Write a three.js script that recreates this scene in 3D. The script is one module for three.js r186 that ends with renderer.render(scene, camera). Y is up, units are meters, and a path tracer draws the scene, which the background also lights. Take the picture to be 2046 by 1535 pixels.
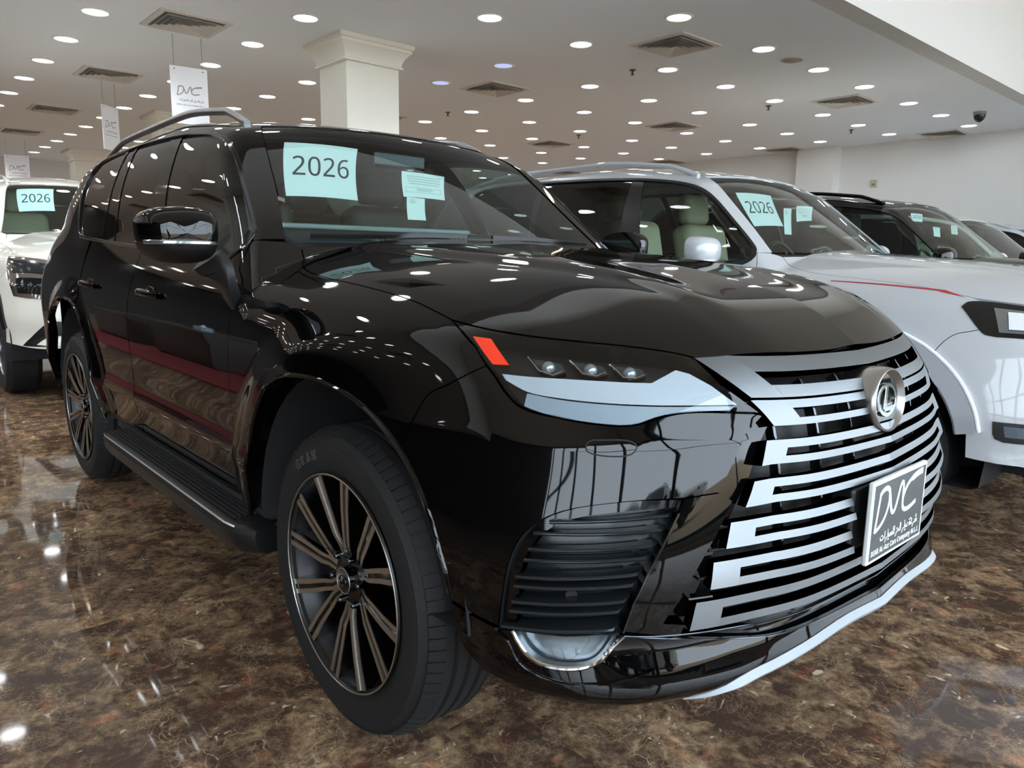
import * as THREE from 'three';
import { mergeGeometries } from 'three/addons/utils/BufferGeometryUtils.js';
import { RoundedBoxGeometry } from 'three/addons/geometries/RoundedBoxGeometry.js';
import { RectAreaLightUniformsLib } from 'three/addons/lights/RectAreaLightUniformsLib.js';
import { TextGeometry } from 'three/addons/geometries/TextGeometry.js';
import { FontLoader } from 'three/addons/loaders/FontLoader.js';
const FONT = await new FontLoader().loadAsync('fonts/droid/droid_sans_bold.typeface.json');

// ---- camera, sky, exposure ---------------------------------------------
// The frame of the place: x runs forward from the front axle of the big car, y up, z to that car's right.
const scene = new THREE.Scene();
const renderer = new THREE.WebGLRenderer({ antialias: true });
renderer.toneMapping = THREE.LinearToneMapping;
renderer.toneMappingExposure = 1.08;
renderer.shadowMap.enabled = true;
RectAreaLightUniformsLib.init();
const camera = new THREE.PerspectiveCamera(54.85, 2046 / 1535, 0.05, 120);
{
  const yaw = THREE.MathUtils.degToRad(41.7606), pitch = THREE.MathUtils.degToRad(9.7499), roll = THREE.MathUtils.degToRad(0.8982);
  const fw = new THREE.Vector3(-Math.cos(yaw) * Math.cos(pitch), -Math.sin(pitch), -Math.sin(yaw) * Math.cos(pitch));
  const r = new THREE.Vector3(Math.sin(yaw), 0, -Math.cos(yaw)), u = new THREE.Vector3().crossVectors(r, fw);
  const r2 = r.clone().multiplyScalar(Math.cos(roll)).addScaledVector(u, Math.sin(roll)), u2 = u.clone().multiplyScalar(Math.cos(roll)).addScaledVector(r, -Math.sin(roll));
  camera.quaternion.setFromRotationMatrix(new THREE.Matrix4().makeBasis(r2, u2, fw.clone().negate()));
  camera.position.set(1.6299, 1.2370, 1.8094);
}
scene.add(camera);
const SKY_LEVEL = 6.6;                 // daylight outside the shop front, beside the lamps indoors
scene.background = new THREE.Color().setRGB(0.86 * SKY_LEVEL, 0.95 * SKY_LEVEL, 1.08 * SKY_LEVEL);
const LAMP_GLOW = 16, LAMP_POWER = 18;   // what the eye sees of a downlight, and the light it sends down
// ---- shaped-body maths -------------------------------------------------
const clamp = (v, a, b) => Math.min(b, Math.max(a, v));
const mix = (a, b, t) => a + (b - a) * t;
const sstep = (a, b, v) => { const t = clamp((v - a) / (b - a), 0, 1); return t * t * (3 - 2 * t); };
const smax = (a, b, k) => { const h = clamp(0.5 + (a - b) / (2 * k), 0, 1); return mix(b, a, h) + k * h * (1 - h); };
const bump = (v, c, w) => { const t = (v - c) / w; return Math.exp(-t * t); };
// a smooth curve through given points (monotone cubic)
function curve(pts) {
  const n = pts.length, xs = pts.map((p) => p[0]), ys = pts.map((p) => p[1]), d = [], m = [];
  for (let i = 0; i < n - 1; i++) d.push((ys[i + 1] - ys[i]) / (xs[i + 1] - xs[i]));
  for (let i = 0; i < n; i++) m.push(i === 0 ? d[0] : i === n - 1 ? d[n - 2] : d[i - 1] * d[i] <= 0 ? 0 : 2 * d[i - 1] * d[i] / (d[i - 1] + d[i]));
  return (x) => {
    if (x <= xs[0]) return ys[0] + m[0] * (x - xs[0]);
    if (x >= xs[n - 1]) return ys[n - 1] + m[n - 1] * (x - xs[n - 1]);
    let i = 0; while (x > xs[i + 1]) i++;
    const h = xs[i + 1] - xs[i], t = (x - xs[i]) / h, t2 = t * t, t3 = t2 * t;
    return ys[i] * (2 * t3 - 3 * t2 + 1) + m[i] * h * (t3 - 2 * t2 + t) + ys[i + 1] * (3 * t2 - 2 * t3) + m[i + 1] * h * (t3 - t2);
  };
}
// the big car: x forward from the front axle, y up, z to its right
function bigBody() {
  const hood = curve([[-1.0, 1.36], [-0.62, 1.295], [-0.2, 1.262], [0.2, 1.224], [0.5, 1.176], [0.7, 1.13], [0.85, 1.083], [0.95, 1.035], [1.2, 0.87]]);
  const hoodDrop = curve([[0, 0], [0.3, 0.004], [0.5, 0.022], [0.7, 0.062], [0.85, 0.12], [1.0, 0.22]]);
  const roof = curve([[-4.3, 1.70], [-3.6, 1.79], [-2.8, 1.835], [-2.0, 1.845], [-1.5, 1.80], [-1.1, 1.732], [-0.8, 1.65]]);
  const front = curve([[0.1, 0.70], [0.28, 0.86], [0.355, 0.945], [0.40, 0.973], [0.45, 0.963], [0.495, 0.951], [0.53, 0.956], [0.62, 0.968], [0.78, 0.958], [0.92, 0.935], [1.03, 0.87], [1.15, 0.76]]);
  const front2 = curve([[0.1, 0.70], [0.28, 0.84], [0.345, 0.93], [0.39, 0.968], [0.44, 0.956], [0.49, 0.942], [0.53, 0.950], [0.62, 0.962], [0.78, 0.963], [0.875, 0.959], [0.893, 0.950], [0.95, 0.918], [1.03, 0.862], [1.15, 0.75]]);
  const plan = curve([[0, 0], [0.3, 0.018], [0.5, 0.055], [0.65, 0.11], [0.75, 0.17], [0.85, 0.28], [0.93, 0.45], [1.05, 0.9]]);
  const side = curve([[0.1, 0.865], [0.3, 0.906], [0.5, 0.935], [0.58, 0.951], [0.615, 0.9605], [0.635, 0.9625], [0.655, 0.9595], [0.69, 0.9575], [0.78, 0.961], [0.88, 0.9665], [0.95, 0.967], [1.0, 0.9635], [1.05, 0.956], [1.1, 0.9435], [1.15, 0.9270], [1.2, 0.9075], [1.25, 0.887], [1.3, 0.867], [1.5, 0.807], [1.68, 0.722], [1.8, 0.64], [1.9, 0.56]]);
  const taper = curve([[-4.2, -0.05], [-3.2, -0.008], [-2, 0], [-0.5, 0], [0.3, -0.008], [0.9, -0.05]]);
  const back = curve([[0.2, -4.0], [0.5, -4.06], [0.9, -4.06], [1.2, -3.98], [1.6, -3.75], [1.9, -3.5]]);
  const lip = curve([[0, 0.390], [0.3, 0.366], [0.5, 0.345], [0.7, 0.342], [0.86, 0.362], [1.0, 0.41]]);
  const flare = (x, y, c, R) => { const r = Math.hypot(x - c, (y - 0.40) * 0.98); return sstep(R + 0.16, R + 0.02, r) * 0.03; };
  const top = (x, z) => {
    const a = Math.abs(z);
    const h = hood(x) - hoodDrop(a) * (1 + 0.15 * sstep(-0.2, 0.8, x)) + 0.022 * bump(a, 0.46, 0.14) * bump(x, 0.52, 0.3) + 0.012 * sstep(0.09, 0, a - mix(0.50, 0.33, clamp((x + 0.55) / 1.3, 0, 1))) * sstep(0.86, 0.55, x);
    const xs = x + 0.13 * Math.pow(a / 0.75, 2);
    const screen = 1.285 + (-0.53 - xs) * 0.80;
    const r = roof(x) - 0.085 * Math.pow(a / 0.62, 2.4) * 0.6;
    const ws = -smax(-screen, -r, 0.05);
    return x > -0.2 ? h : Math.max(h, ws);
  };
  const f = (x, y, z) => {
    const a = Math.abs(z);
    const s = a - (side(y) + taper(x) * (1 + 1.2 * sstep(1.25, 1.4, y)) + Math.max(flare(x, y, 0, 0.53), flare(x, y, -2.85, 0.55)));
    const t = (y - top(x, a)) * 0.8;
    const fr = (x - (mix(front(y), front2(y), sstep(0.42, 0.54, a)) - plan(a) * (1 + 0.5 * sstep(0.6, 1.0, y)))) * 0.85;
    const bk = back(y) + 0.25 * Math.pow(a / 0.9, 4) - x;
    let v = smax(s, t, 0.055);
    v = smax(v, fr, 0.08);
    v = smax(v, bk, 0.12);
    return smax(v, (x > 0.4 ? lip(a) : mix(lip(a), 0.43, sstep(0.4, 0.2, x))) - y, 0.03);
  };
  return f;
}
// ---- helpers -----------------------------------------------------------
let seed = 20260;
const rnd = () => { seed = (seed * 1664525 + 1013904223) >>> 0; return seed / 4294967296; };
const taken = {};
const numbered = (n) => { const k = taken[n] = (taken[n] ?? -1) + 1; return k ? `${n}_${String(k).padStart(3, '0')}` : n; };
const v3 = (a) => new THREE.Vector3(a[0], a[1], a[2]);
function mesh(name, g, m, parent, label) {
  const o = new THREE.Mesh(Array.isArray(g) ? (g.length > 1 ? merge(g) : g[0]) : g, m);
  o.name = parent ? name : numbered(name); o.castShadow = o.receiveShadow = true;
  (parent ?? scene).add(o);
  if (label) o.userData.label = label;
  return o;
}
const merge = (gs) => mergeGeometries(gs.map((g) => { const h = g.index ? g.toNonIndexed() : g; for (const k of Object.keys(h.attributes)) if (!['position', 'normal', 'uv'].includes(k)) h.deleteAttribute(k); if (!h.attributes.uv) h.setAttribute('uv', new THREE.Float32BufferAttribute(new Float32Array(h.attributes.position.count * 2), 2)); return h; }));
function thing(name, label, category, pos = [0, 0, 0], group) {
  const o = new THREE.Group(); o.name = numbered(name); o.position.set(...pos); scene.add(o);
  o.userData = { label, category }; if (group) o.userData.group = group;
  return o;
}
function tag(o, label, category, group) { Object.assign(o.userData, { label, category }); if (group) o.userData.group = group; return o; }
function struct(name, g, m) { const o = mesh(name, g, m); o.name = name; o.userData.kind = 'structure'; return o; }
const box = (x0, x1, y0, y1, z0, z1) => new THREE.BoxGeometry(Math.abs(x1 - x0), Math.abs(y1 - y0), Math.abs(z1 - z0)).translate((x0 + x1) / 2, (y0 + y1) / 2, (z0 + z1) / 2);
const rbox = (x0, x1, y0, y1, z0, z1, r = 0.01, s = 2) => new RoundedBoxGeometry(Math.abs(x1 - x0), Math.abs(y1 - y0), Math.abs(z1 - z0), s, r).translate((x0 + x1) / 2, (y0 + y1) / 2, (z0 + z1) / 2);
const std = (hex, roughness = 0.5, metalness = 0, more = {}) => new THREE.MeshStandardMaterial({ color: hex, roughness, metalness, ...more });
const lin = (r, g, b) => new THREE.Color().setRGB(r, g, b);
// mirror a geometry in z
function flipZ(g0) {
  const g = g0.clone(), p = g.attributes.position, n = g.attributes.normal;
  for (let i = 0; i < p.count; i++) { p.setZ(i, -p.getZ(i)); if (n) n.setZ(i, -n.getZ(i)); }
  if (g.index) { const a = g.index.array; for (let i = 0; i < a.length; i += 3) { const t = a[i]; a[i] = a[i + 1]; a[i + 1] = t; } }
  else for (const at of Object.values(g.attributes)) { const s = at.itemSize, a = at.array; for (let i = 0; i < at.count; i += 3) for (let k = 0; k < s; k++) { const t = a[i * s + k]; a[i * s + k] = a[(i + 1) * s + k]; a[(i + 1) * s + k] = t; } }
  return g;
}
// smooth run of points through the given ones
function smooth(pts, per = 6) {
  if (pts.length < 3) return pts;
  const c = new THREE.CatmullRomCurve3(pts.map((p) => new THREE.Vector3(p[0], p[1], p[2] ?? 0)), false, 'centripetal');
  return c.getPoints((pts.length - 1) * per).map((v) => [v.x, v.y, v.z]);
}
// ---- skins: pieces of a shaped body, cut out along an outline ---------------------------------
function gradN(f, p, e = 0.002) {
  const g = [f(p[0] + e, p[1], p[2]) - f(p[0] - e, p[1], p[2]), f(p[0], p[1] + e, p[2]) - f(p[0], p[1] - e, p[2]), f(p[0], p[1], p[2] + e) - f(p[0], p[1], p[2] - e)];
  const l = Math.hypot(...g) || 1; return [g[0] / l, g[1] / l, g[2] / l];
}
function cast(f, o, d, far) {       // from outside inwards along -d until the body is met
  let a = far, fa = f(o[0] + d[0] * a, o[1] + d[1] * a, o[2] + d[2] * a), b = a;
  const st = 0.06;
  while (b > 0.02) { b -= st; const fb = f(o[0] + d[0] * b, o[1] + d[1] * b, o[2] + d[2] * b); if (fb < 0) break; a = b; }
  for (let i = 0; i < 24; i++) { const m = (a + b) / 2; if (f(o[0] + d[0] * m, o[1] + d[1] * m, o[2] + d[2] * m) < 0) b = m; else a = m; }
  return [o[0] + d[0] * b, o[1] + d[1] * b, o[2] + d[2] * b];
}
function domains(f, yc = 0.75, sc = [0.05, 0.62]) {
  const K = 0.9;
  return {
    A: { f, to: (p) => [p[0], Math.atan2(p[1] - yc, p[2]) * K], P: (u, v) => { const a = v / K; return cast(f, [u, yc, 0], [0, Math.sin(a), Math.cos(a)], 1.4); } },
    S: { f, to: (p) => { const dx = p[0] - sc[0]; return [Math.atan2(p[2], dx) * K, Math.atan2(p[1] - sc[1], Math.hypot(dx, p[2])) * K]; },
      P: (u, v) => { const t = u / K, e = v / K; return cast(f, [sc[0], sc[1], 0], [Math.cos(t) * Math.cos(e), Math.sin(e), Math.sin(t) * Math.cos(e)], 1.3); } },
    F: { f, to: (p) => [p[2], p[1]], P: (u, v) => cast(f, [0, v, u], [1, 0, 0], 1.3) },
    R: { f, to: (p) => [p[2], p[1]], P: (u, v) => cast(f, [-3, v, u], [-1, 0, 0], 1.5) },
    Z: { f, to: (p) => [p[0], p[1]], P: (u, v) => cast(f, [u, v, 0], [0, 0, 1], 1.3) },
  };
}
function clipHalf(poly, axis, val, keepLess) {
  const out = [], n = poly.length;
  for (let i = 0; i < n; i++) {
    const a = poly[i], b = poly[(i + 1) % n], ia = keepLess ? a[axis] <= val : a[axis] >= val, ib = keepLess ? b[axis] <= val : b[axis] >= val;
    if (ia) out.push(a);
    if (ia !== ib) { const t = (val - a[axis]) / (b[axis] - a[axis]), q = [a[0] + (b[0] - a[0]) * t, a[1] + (b[1] - a[1]) * t]; q[axis] = val; out.push(q); }
  }
  return out;
}
const area2 = (p) => { let s = 0; for (let i = 0; i < p.length; i++) { const a = p[i], b = p[(i + 1) % p.length]; s += a[0] * b[1] - a[1] * b[0]; } return s / 2; };
function insetPoly(poly, g) {
  const n = poly.length, s = area2(poly) > 0 ? 1 : -1, out = [];
  for (let i = 0; i < n; i++) {
    const a = poly[(i + n - 1) % n], b = poly[i], c = poly[(i + 1) % n];
    let n1 = [-(b[1] - a[1]), b[0] - a[0]], n2 = [-(c[1] - b[1]), c[0] - b[0]];
    const l1 = Math.hypot(...n1) || 1, l2 = Math.hypot(...n2) || 1; n1 = [n1[0] / l1 * s, n1[1] / l1 * s]; n2 = [n2[0] / l2 * s, n2[1] / l2 * s];
    const m = [n1[0] + n2[0], n1[1] + n2[1]], d = Math.max(0.5, (m[0] * n1[0] + m[1] * n1[1]));
    out.push([b[0] + m[0] / d * g, b[1] + m[1] / d * g]);
  }
  return out;
}
// outline: 3-D points near the body. opt: cell, gap, off (metres outwards), depth (edge return), open
function skin(dom, outline, opt = {}) {
  const { cell = 0.02, gap = 0.0015, off = 0, depth = 0.012, warp } = opt;
  let poly = outline.map((p) => dom.to(p)).filter((p, i, a) => i === 0 || Math.hypot(p[0] - a[i - 1][0], p[1] - a[i - 1][1]) > 1e-4);
  if (Math.hypot(poly[0][0] - poly.at(-1)[0], poly[0][1] - poly.at(-1)[1]) < 1e-4) poly.pop();
  if (area2(poly) < 0) poly.reverse();
  if (gap) poly = insetPoly(poly, gap);
  const dense = [];
  for (let i = 0; i < poly.length; i++) { const a = poly[i], b = poly[(i + 1) % poly.length], n = Math.max(1, Math.ceil(Math.hypot(b[0] - a[0], b[1] - a[1]) / cell)); for (let k = 0; k < n; k++) dense.push([a[0] + (b[0] - a[0]) * k / n, a[1] + (b[1] - a[1]) * k / n]); }
  const pos = [], nor = [], uv = [], idx = [], seen = new Map();
  const at = (q) => {
    const P = dom.P(q[0], q[1]), N = gradN(dom.f, P), o = off + (warp ? warp(P, q) : 0);
    return [[P[0] + N[0] * o, P[1] + N[1] * o, P[2] + N[2] * o], N];
  };
  const vert = (q) => {
    const k = Math.round(q[0] * 2e5) + ',' + Math.round(q[1] * 2e5); let i = seen.get(k);
    if (i === undefined) { const [P, N] = at(q); i = pos.length / 3; pos.push(...P); nor.push(...N); uv.push(q[0], q[1]); seen.set(k, i); }
    return i;
  };
  const us = dense.map((p) => p[0]), u0 = Math.min(...us), u1 = Math.max(...us), vs = dense.map((p) => p[1]), vv0 = Math.min(...vs), vv1 = Math.max(...vs);
  const nu = Math.max(1, Math.ceil((u1 - u0) / cell)), nv = Math.max(1, Math.ceil((vv1 - vv0) / cell)), du = (u1 - u0) / nu, dv = (vv1 - vv0) / nv;
  for (let i = 0; i < nu; i++) {
    const a = u0 + i * du, b = a + du; let strip = clipHalf(clipHalf(dense, 0, a, false), 0, b, true); if (strip.length < 3) continue;
    for (let j = 0; j < nv; j++) {
      const c = vv0 + j * dv, d = c + dv, q = clipHalf(clipHalf(strip, 1, c, false), 1, d, true); if (q.length < 3) continue;
      const clean = q.filter((p, k) => { const o = q[(k + q.length - 1) % q.length]; return Math.hypot(p[0] - o[0], p[1] - o[1]) > 1e-6; });
      if (clean.length < 3 || Math.abs(area2(clean)) < 1e-9) continue;
      const tris = clean.length === 3 ? [[0, 1, 2]] : THREE.ShapeUtils.triangulateShape(clean.map((p) => new THREE.Vector2(p[0], p[1])), []);
      for (const t of tris) idx.push(vert(clean[t[0]]), vert(clean[t[1]]), vert(clean[t[2]]));
    }
  }
  // make faces agree with the outward normal
  let agree = 0;
  for (let i = 0; i < idx.length; i += 3) {
    const [a, b, c] = [idx[i], idx[i + 1], idx[i + 2]].map((k) => [pos[k * 3], pos[k * 3 + 1], pos[k * 3 + 2]]);
    const e = [b[0] - a[0], b[1] - a[1], b[2] - a[2]], g = [c[0] - a[0], c[1] - a[1], c[2] - a[2]], k = idx[i] * 3;
    agree += (e[1] * g[2] - e[2] * g[1]) * nor[k] + (e[2] * g[0] - e[0] * g[2]) * nor[k + 1] + (e[0] * g[1] - e[1] * g[0]) * nor[k + 2];
  }
  if (agree < 0) for (let i = 0; i < idx.length; i += 3) { const t = idx[i]; idx[i] = idx[i + 1]; idx[i + 1] = t; }
  if (warp) {            // a reshaped piece takes its normals from its own faces
    const g = new THREE.BufferGeometry(); g.setAttribute('position', new THREE.Float32BufferAttribute(pos, 3)); g.setIndex(idx); g.computeVertexNormals(); const a = g.attributes.normal.array; for (let i = 0; i < a.length; i++) nor[i] = a[i];
  }
  if (depth) {
    const n = dense.length;
    for (let i = 0; i < n; i++) {
      const [P, N] = at(dense[i]), [Q, M] = at(dense[(i + 1) % n]);
      const t = [Q[0] - P[0], Q[1] - P[1], Q[2] - P[2]];
      let o = [t[1] * N[2] - t[2] * N[1], t[2] * N[0] - t[0] * N[2], t[0] * N[1] - t[1] * N[0]]; const l = Math.hypot(...o) || 1; o = o.map((v) => v / l * (agree < 0 ? -1 : 1));
      const k = pos.length / 3;
      pos.push(...P, ...Q, P[0] - N[0] * depth, P[1] - N[1] * depth, P[2] - N[2] * depth, Q[0] - M[0] * depth, Q[1] - M[1] * depth, Q[2] - M[2] * depth);
      for (let j = 0; j < 4; j++) { nor.push(...o); uv.push(0, 0); }
      if (agree < 0) idx.push(k, k + 2, k + 1, k + 1, k + 2, k + 3); else idx.push(k, k + 2, k + 1, k + 1, k + 2, k + 3);
    }
  }
  const g = new THREE.BufferGeometry();
  g.setAttribute('position', new THREE.Float32BufferAttribute(pos, 3)); g.setAttribute('normal', new THREE.Float32BufferAttribute(nor, 3)); g.setAttribute('uv', new THREE.Float32BufferAttribute(uv, 2)); g.setIndex(idx);
  return g;
}
// sweep a closed profile ([across, out] pairs) along points P with outward normals N
function sweep(P, N, profile, closed = false, caps = true) {
  const n = P.length, m = profile.length, pos = [], idx = [];
  for (let i = 0; i < n; i++) {
    const a = closed ? P[(i + n - 1) % n] : P[Math.max(0, i - 1)], b = closed ? P[(i + 1) % n] : P[Math.min(n - 1, i + 1)];
    const T = v3(b).sub(v3(a)).normalize(), Nn = v3(N[i]); Nn.addScaledVector(T, -Nn.dot(T)).normalize(); const W = new THREE.Vector3().crossVectors(Nn, T);
    const pr = typeof profile[0] === 'function' ? profile[0](i / (n - 1)) : profile;
    for (const [w, o] of pr) pos.push(P[i][0] + W.x * w + Nn.x * o, P[i][1] + W.y * w + Nn.y * o, P[i][2] + W.z * w + Nn.z * o);
  }
  const seg = closed ? n : n - 1;
  for (let i = 0; i < seg; i++) for (let k = 0; k < m; k++) { const a = i * m + k, b = i * m + (k + 1) % m, c = ((i + 1) % n) * m + k, d = ((i + 1) % n) * m + (k + 1) % m; idx.push(a, b, c, b, d, c); }
  if (!closed && caps) for (let k = 1; k < m - 1; k++) { idx.push(0, k + 1, k); const o = (n - 1) * m; idx.push(o, o + k, o + k + 1); }
  let g = new THREE.BufferGeometry(); g.setAttribute('position', new THREE.Float32BufferAttribute(pos, 3)); g.setIndex(idx);
  // orient outwards: the volume must be positive
  let vol = 0; for (let i = 0; i < idx.length; i += 3) { const A = v3(pos.slice(idx[i] * 3, idx[i] * 3 + 3)), B = v3(pos.slice(idx[i + 1] * 3, idx[i + 1] * 3 + 3)), C = v3(pos.slice(idx[i + 2] * 3, idx[i + 2] * 3 + 3)); vol += A.dot(B.clone().cross(C)); }
  if (vol < 0) { for (let i = 0; i < idx.length; i += 3) { const t = idx[i]; idx[i] = idx[i + 1]; idx[i + 1] = t; } g.setIndex(idx); }
  return creased(g, 0.7);
}
function creased(g0, angle) {      // split normals at sharp edges
  const g = g0.toNonIndexed(), p = g.attributes.position, n = p.count, fn = [], map = new Map(), key = (i) => Math.round(p.getX(i) * 1e5) + '_' + Math.round(p.getY(i) * 1e5) + '_' + Math.round(p.getZ(i) * 1e5);
  const A = new THREE.Vector3(), B = new THREE.Vector3(), C = new THREE.Vector3();
  for (let i = 0; i < n; i += 3) { A.fromBufferAttribute(p, i); B.fromBufferAttribute(p, i + 1); C.fromBufferAttribute(p, i + 2); const N = B.clone().sub(A).cross(C.clone().sub(A)); const l = N.length(); fn.push([N.clone().divideScalar(l || 1), l]); for (let k = 0; k < 3; k++) { const q = key(i + k); if (!map.has(q)) map.set(q, []); map.get(q).push(i / 3); } }
  const out = new Float32Array(n * 3), cs = Math.cos(angle);
  for (let i = 0; i < n; i++) { const f0 = fn[Math.floor(i / 3)], s = new THREE.Vector3(); for (const t of map.get(key(i))) if (fn[t][0].dot(f0[0]) > cs) s.addScaledVector(fn[t][0], fn[t][1]); s.normalize(); out.set([s.x, s.y, s.z], i * 3); }
  g.setAttribute('normal', new THREE.BufferAttribute(out, 3));
  if (!g.attributes.uv) g.setAttribute('uv', new THREE.Float32BufferAttribute(new Float32Array(n * 2), 2));
  return g;
}
const barProfile = (h, d0, d1, r = 0.003) => [[-h / 2, d0], [h / 2, d0], [h / 2, d1 - r], [h / 2 - r, d1], [-h / 2 + r, d1], [-h / 2, d1 - r]];
const roundProfile = (r, n = 8, sx = 1, sy = 1) => Array.from({ length: n }, (_, i) => [Math.cos(i / n * 2 * Math.PI) * r * sx, Math.sin(i / n * 2 * Math.PI) * r * sy]);
function onBody(dom, pts, off = 0) { const P = [], N = []; for (const p of pts) { const q = dom.P(...dom.to(p)), n = gradN(dom.f, q); P.push([q[0] + n[0] * off, q[1] + n[1] * off, q[2] + n[2] * off]); N.push(n); } return [P, N]; }
function densify(pts, step) { const out = []; for (let i = 0; i < pts.length - 1; i++) { const a = pts[i], b = pts[i + 1], n = Math.max(1, Math.ceil(Math.hypot(b[0] - a[0], b[1] - a[1], b[2] - a[2]) / step)); for (let k = 0; k < n; k++) out.push([0, 1, 2].map((j) => a[j] + (b[j] - a[j]) * k / n)); } out.push(pts.at(-1)); return out; }
function tube(pts, r, n = 8, closed = false) { const c = new THREE.CatmullRomCurve3(pts.map(v3), closed, 'centripetal'); return new THREE.TubeGeometry(c, pts.length * 6, r, n, closed); }
// ---- surfaces of the hall ----------------------------------------------
function tileNoise(n, s) { let k = s; const g = new Float32Array(n * n); for (let i = 0; i < n * n; i++) { k = (k * 1664525 + 1013904223) >>> 0; g[i] = k / 4294967296; } return (u, v) => { const x = ((u % 1) + 1) % 1 * n, y = ((v % 1) + 1) % 1 * n, i = Math.floor(x), j = Math.floor(y), a = x - i, b = y - j, sa = a * a * (3 - 2 * a), sb = b * b * (3 - 2 * b), i1 = (i + 1) % n, j1 = (j + 1) % n; return mix(mix(g[j * n + i], g[j * n + i1], sa), mix(g[j1 * n + i], g[j1 * n + i1], sa), sb); }; }
function marbleTexture() {           // dark brown marble with a web of tan and cream veins
  const W = 2048, px = new Uint8Array(W * W * 4);
  const n1 = tileNoise(7, 11), n2 = tileNoise(17, 23), n3 = tileNoise(41, 37), n4 = tileNoise(120, 53), n5 = tileNoise(400, 71), n6 = tileNoise(11, 97), n7 = tileNoise(29, 131);
  const cells = (n, s) => { let k = s; const p = new Float32Array(n * n * 2); for (let i = 0; i < p.length; i++) { k = (k * 1664525 + 1013904223) >>> 0; p[i] = k / 4294967296; } return (u, v) => {
    const x = ((u % 1) + 1) % 1 * n, y = ((v % 1) + 1) % 1 * n, i = Math.floor(x), j = Math.floor(y); let a = 9, b = 9;
    for (let dj = -1; dj <= 1; dj++) for (let di = -1; di <= 1; di++) { const q = (((j + dj + n) % n) * n + (i + di + n) % n) * 2, dx = i + di + p[q] - x, dy = j + dj + p[q + 1] - y, d = dx * dx + dy * dy; if (d < a) { b = a; a = d; } else if (d < b) b = d; }
    return Math.sqrt(b) - Math.sqrt(a); }; };
  const c1 = cells(8, 5), c2 = cells(24, 9), c3 = cells(64, 13), c4 = cells(130, 17);
  for (let j = 0; j < W; j++) for (let i = 0; i < W; i++) {
    const u = i / W, v = j / W, wu = (n2(u, v) - 0.5) * 0.055 + (n3(u, v) - 0.5) * 0.022 + (n4(u, v) - 0.5) * 0.006, wv = (n2(v + 0.31, u) - 0.5) * 0.055 + (n3(v + 0.17, u) - 0.5) * 0.022 + (n4(v, u + 0.5) - 0.5) * 0.006;
    const big = n1(u, v) * 0.55 + n6(u + 0.2, v) * 0.45, mid = n3(u + wu, v + wv) * 0.5 + n4(u, v) * 0.3 + n5(u, v) * 0.2;
    let t = clamp(0.26 + (big - 0.45) * 0.6 + (mid - 0.5) * 1.5, 0, 1);
    let r = mix(74, 180, t), g = mix(58, 150, t), b = mix(48, 116, t);
    const red = clamp((n7(u, v) - 0.66) * 4, 0, 1) * clamp((n3(v, u) - 0.5) * 3, 0, 1); r += 26 * red; g += 4 * red;
    const gate2 = clamp((n6(u, v) - 0.30) * 2.4, 0, 1), gate3 = clamp((n2(u + 0.4, v) - 0.42) * 3, 0, 1), gate1 = clamp((n7(v, u) - 0.50) * 4, 0, 1);
    const l1 = gate1 * clamp(1 - c1(u + wu * 0.8, v + wv * 0.8) / 0.013, 0, 1), l2 = gate2 * clamp(1 - c2(u + wu, v + wv) / 0.035, 0, 1), l3 = gate3 * clamp(1 - c3(u + wu * 0.7, v + wv * 0.7) / 0.10, 0, 1), l4 = clamp((n3(v + 0.6, u) - 0.36) * 3, 0, 1) * clamp(1 - c4(u + wu * 0.6, v + wv * 0.6) / 0.13, 0, 1);
    const vein = clamp(l1 * 0.95 + l2 * 0.72 + l3 * 0.62 + l4 * 0.55, 0, 1) * (0.55 + 0.45 * n4(v, u));
    const cream = n7(u + 0.5, v + 0.5);
    r = mix(r, mix(178, 214, cream), vein); g = mix(g, mix(134, 192, cream), vein); b = mix(b, mix(86, 158, cream), vein);
    const lump = clamp((n4(u + wu, v + wv) * 0.62 + n3(u - wu, v) * 0.38 - 0.805) * 10, 0, 1); r = mix(r, 205, lump); g = mix(g, 186, lump); b = mix(b, 160, lump);
    const o = (j * W + i) * 4; px[o] = clamp(r, 0, 255); px[o + 1] = clamp(g, 0, 255); px[o + 2] = clamp(b, 0, 255); px[o + 3] = 255;
  }
  const tx = new THREE.DataTexture(px, W, W); tx.colorSpace = THREE.SRGBColorSpace; tx.wrapS = tx.wrapT = THREE.RepeatWrapping; tx.magFilter = THREE.LinearFilter; tx.minFilter = THREE.LinearMipmapLinearFilter; tx.generateMipmaps = true; tx.needsUpdate = true;
  return tx;
}
const X_BACK = -20.2, X_EDGE = -1.52, X_FRONT = 5.4, Z_RIGHT = -12.65, Z_LEFT = 15.5, CEIL = 3.4, HIGH = 6.2;
const PLASTER = std(0xd9d8d4, 0.9), CEILING = std(0xe6eaee, 0.92), WHITE = std(0xe6e4df, 0.6);
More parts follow.
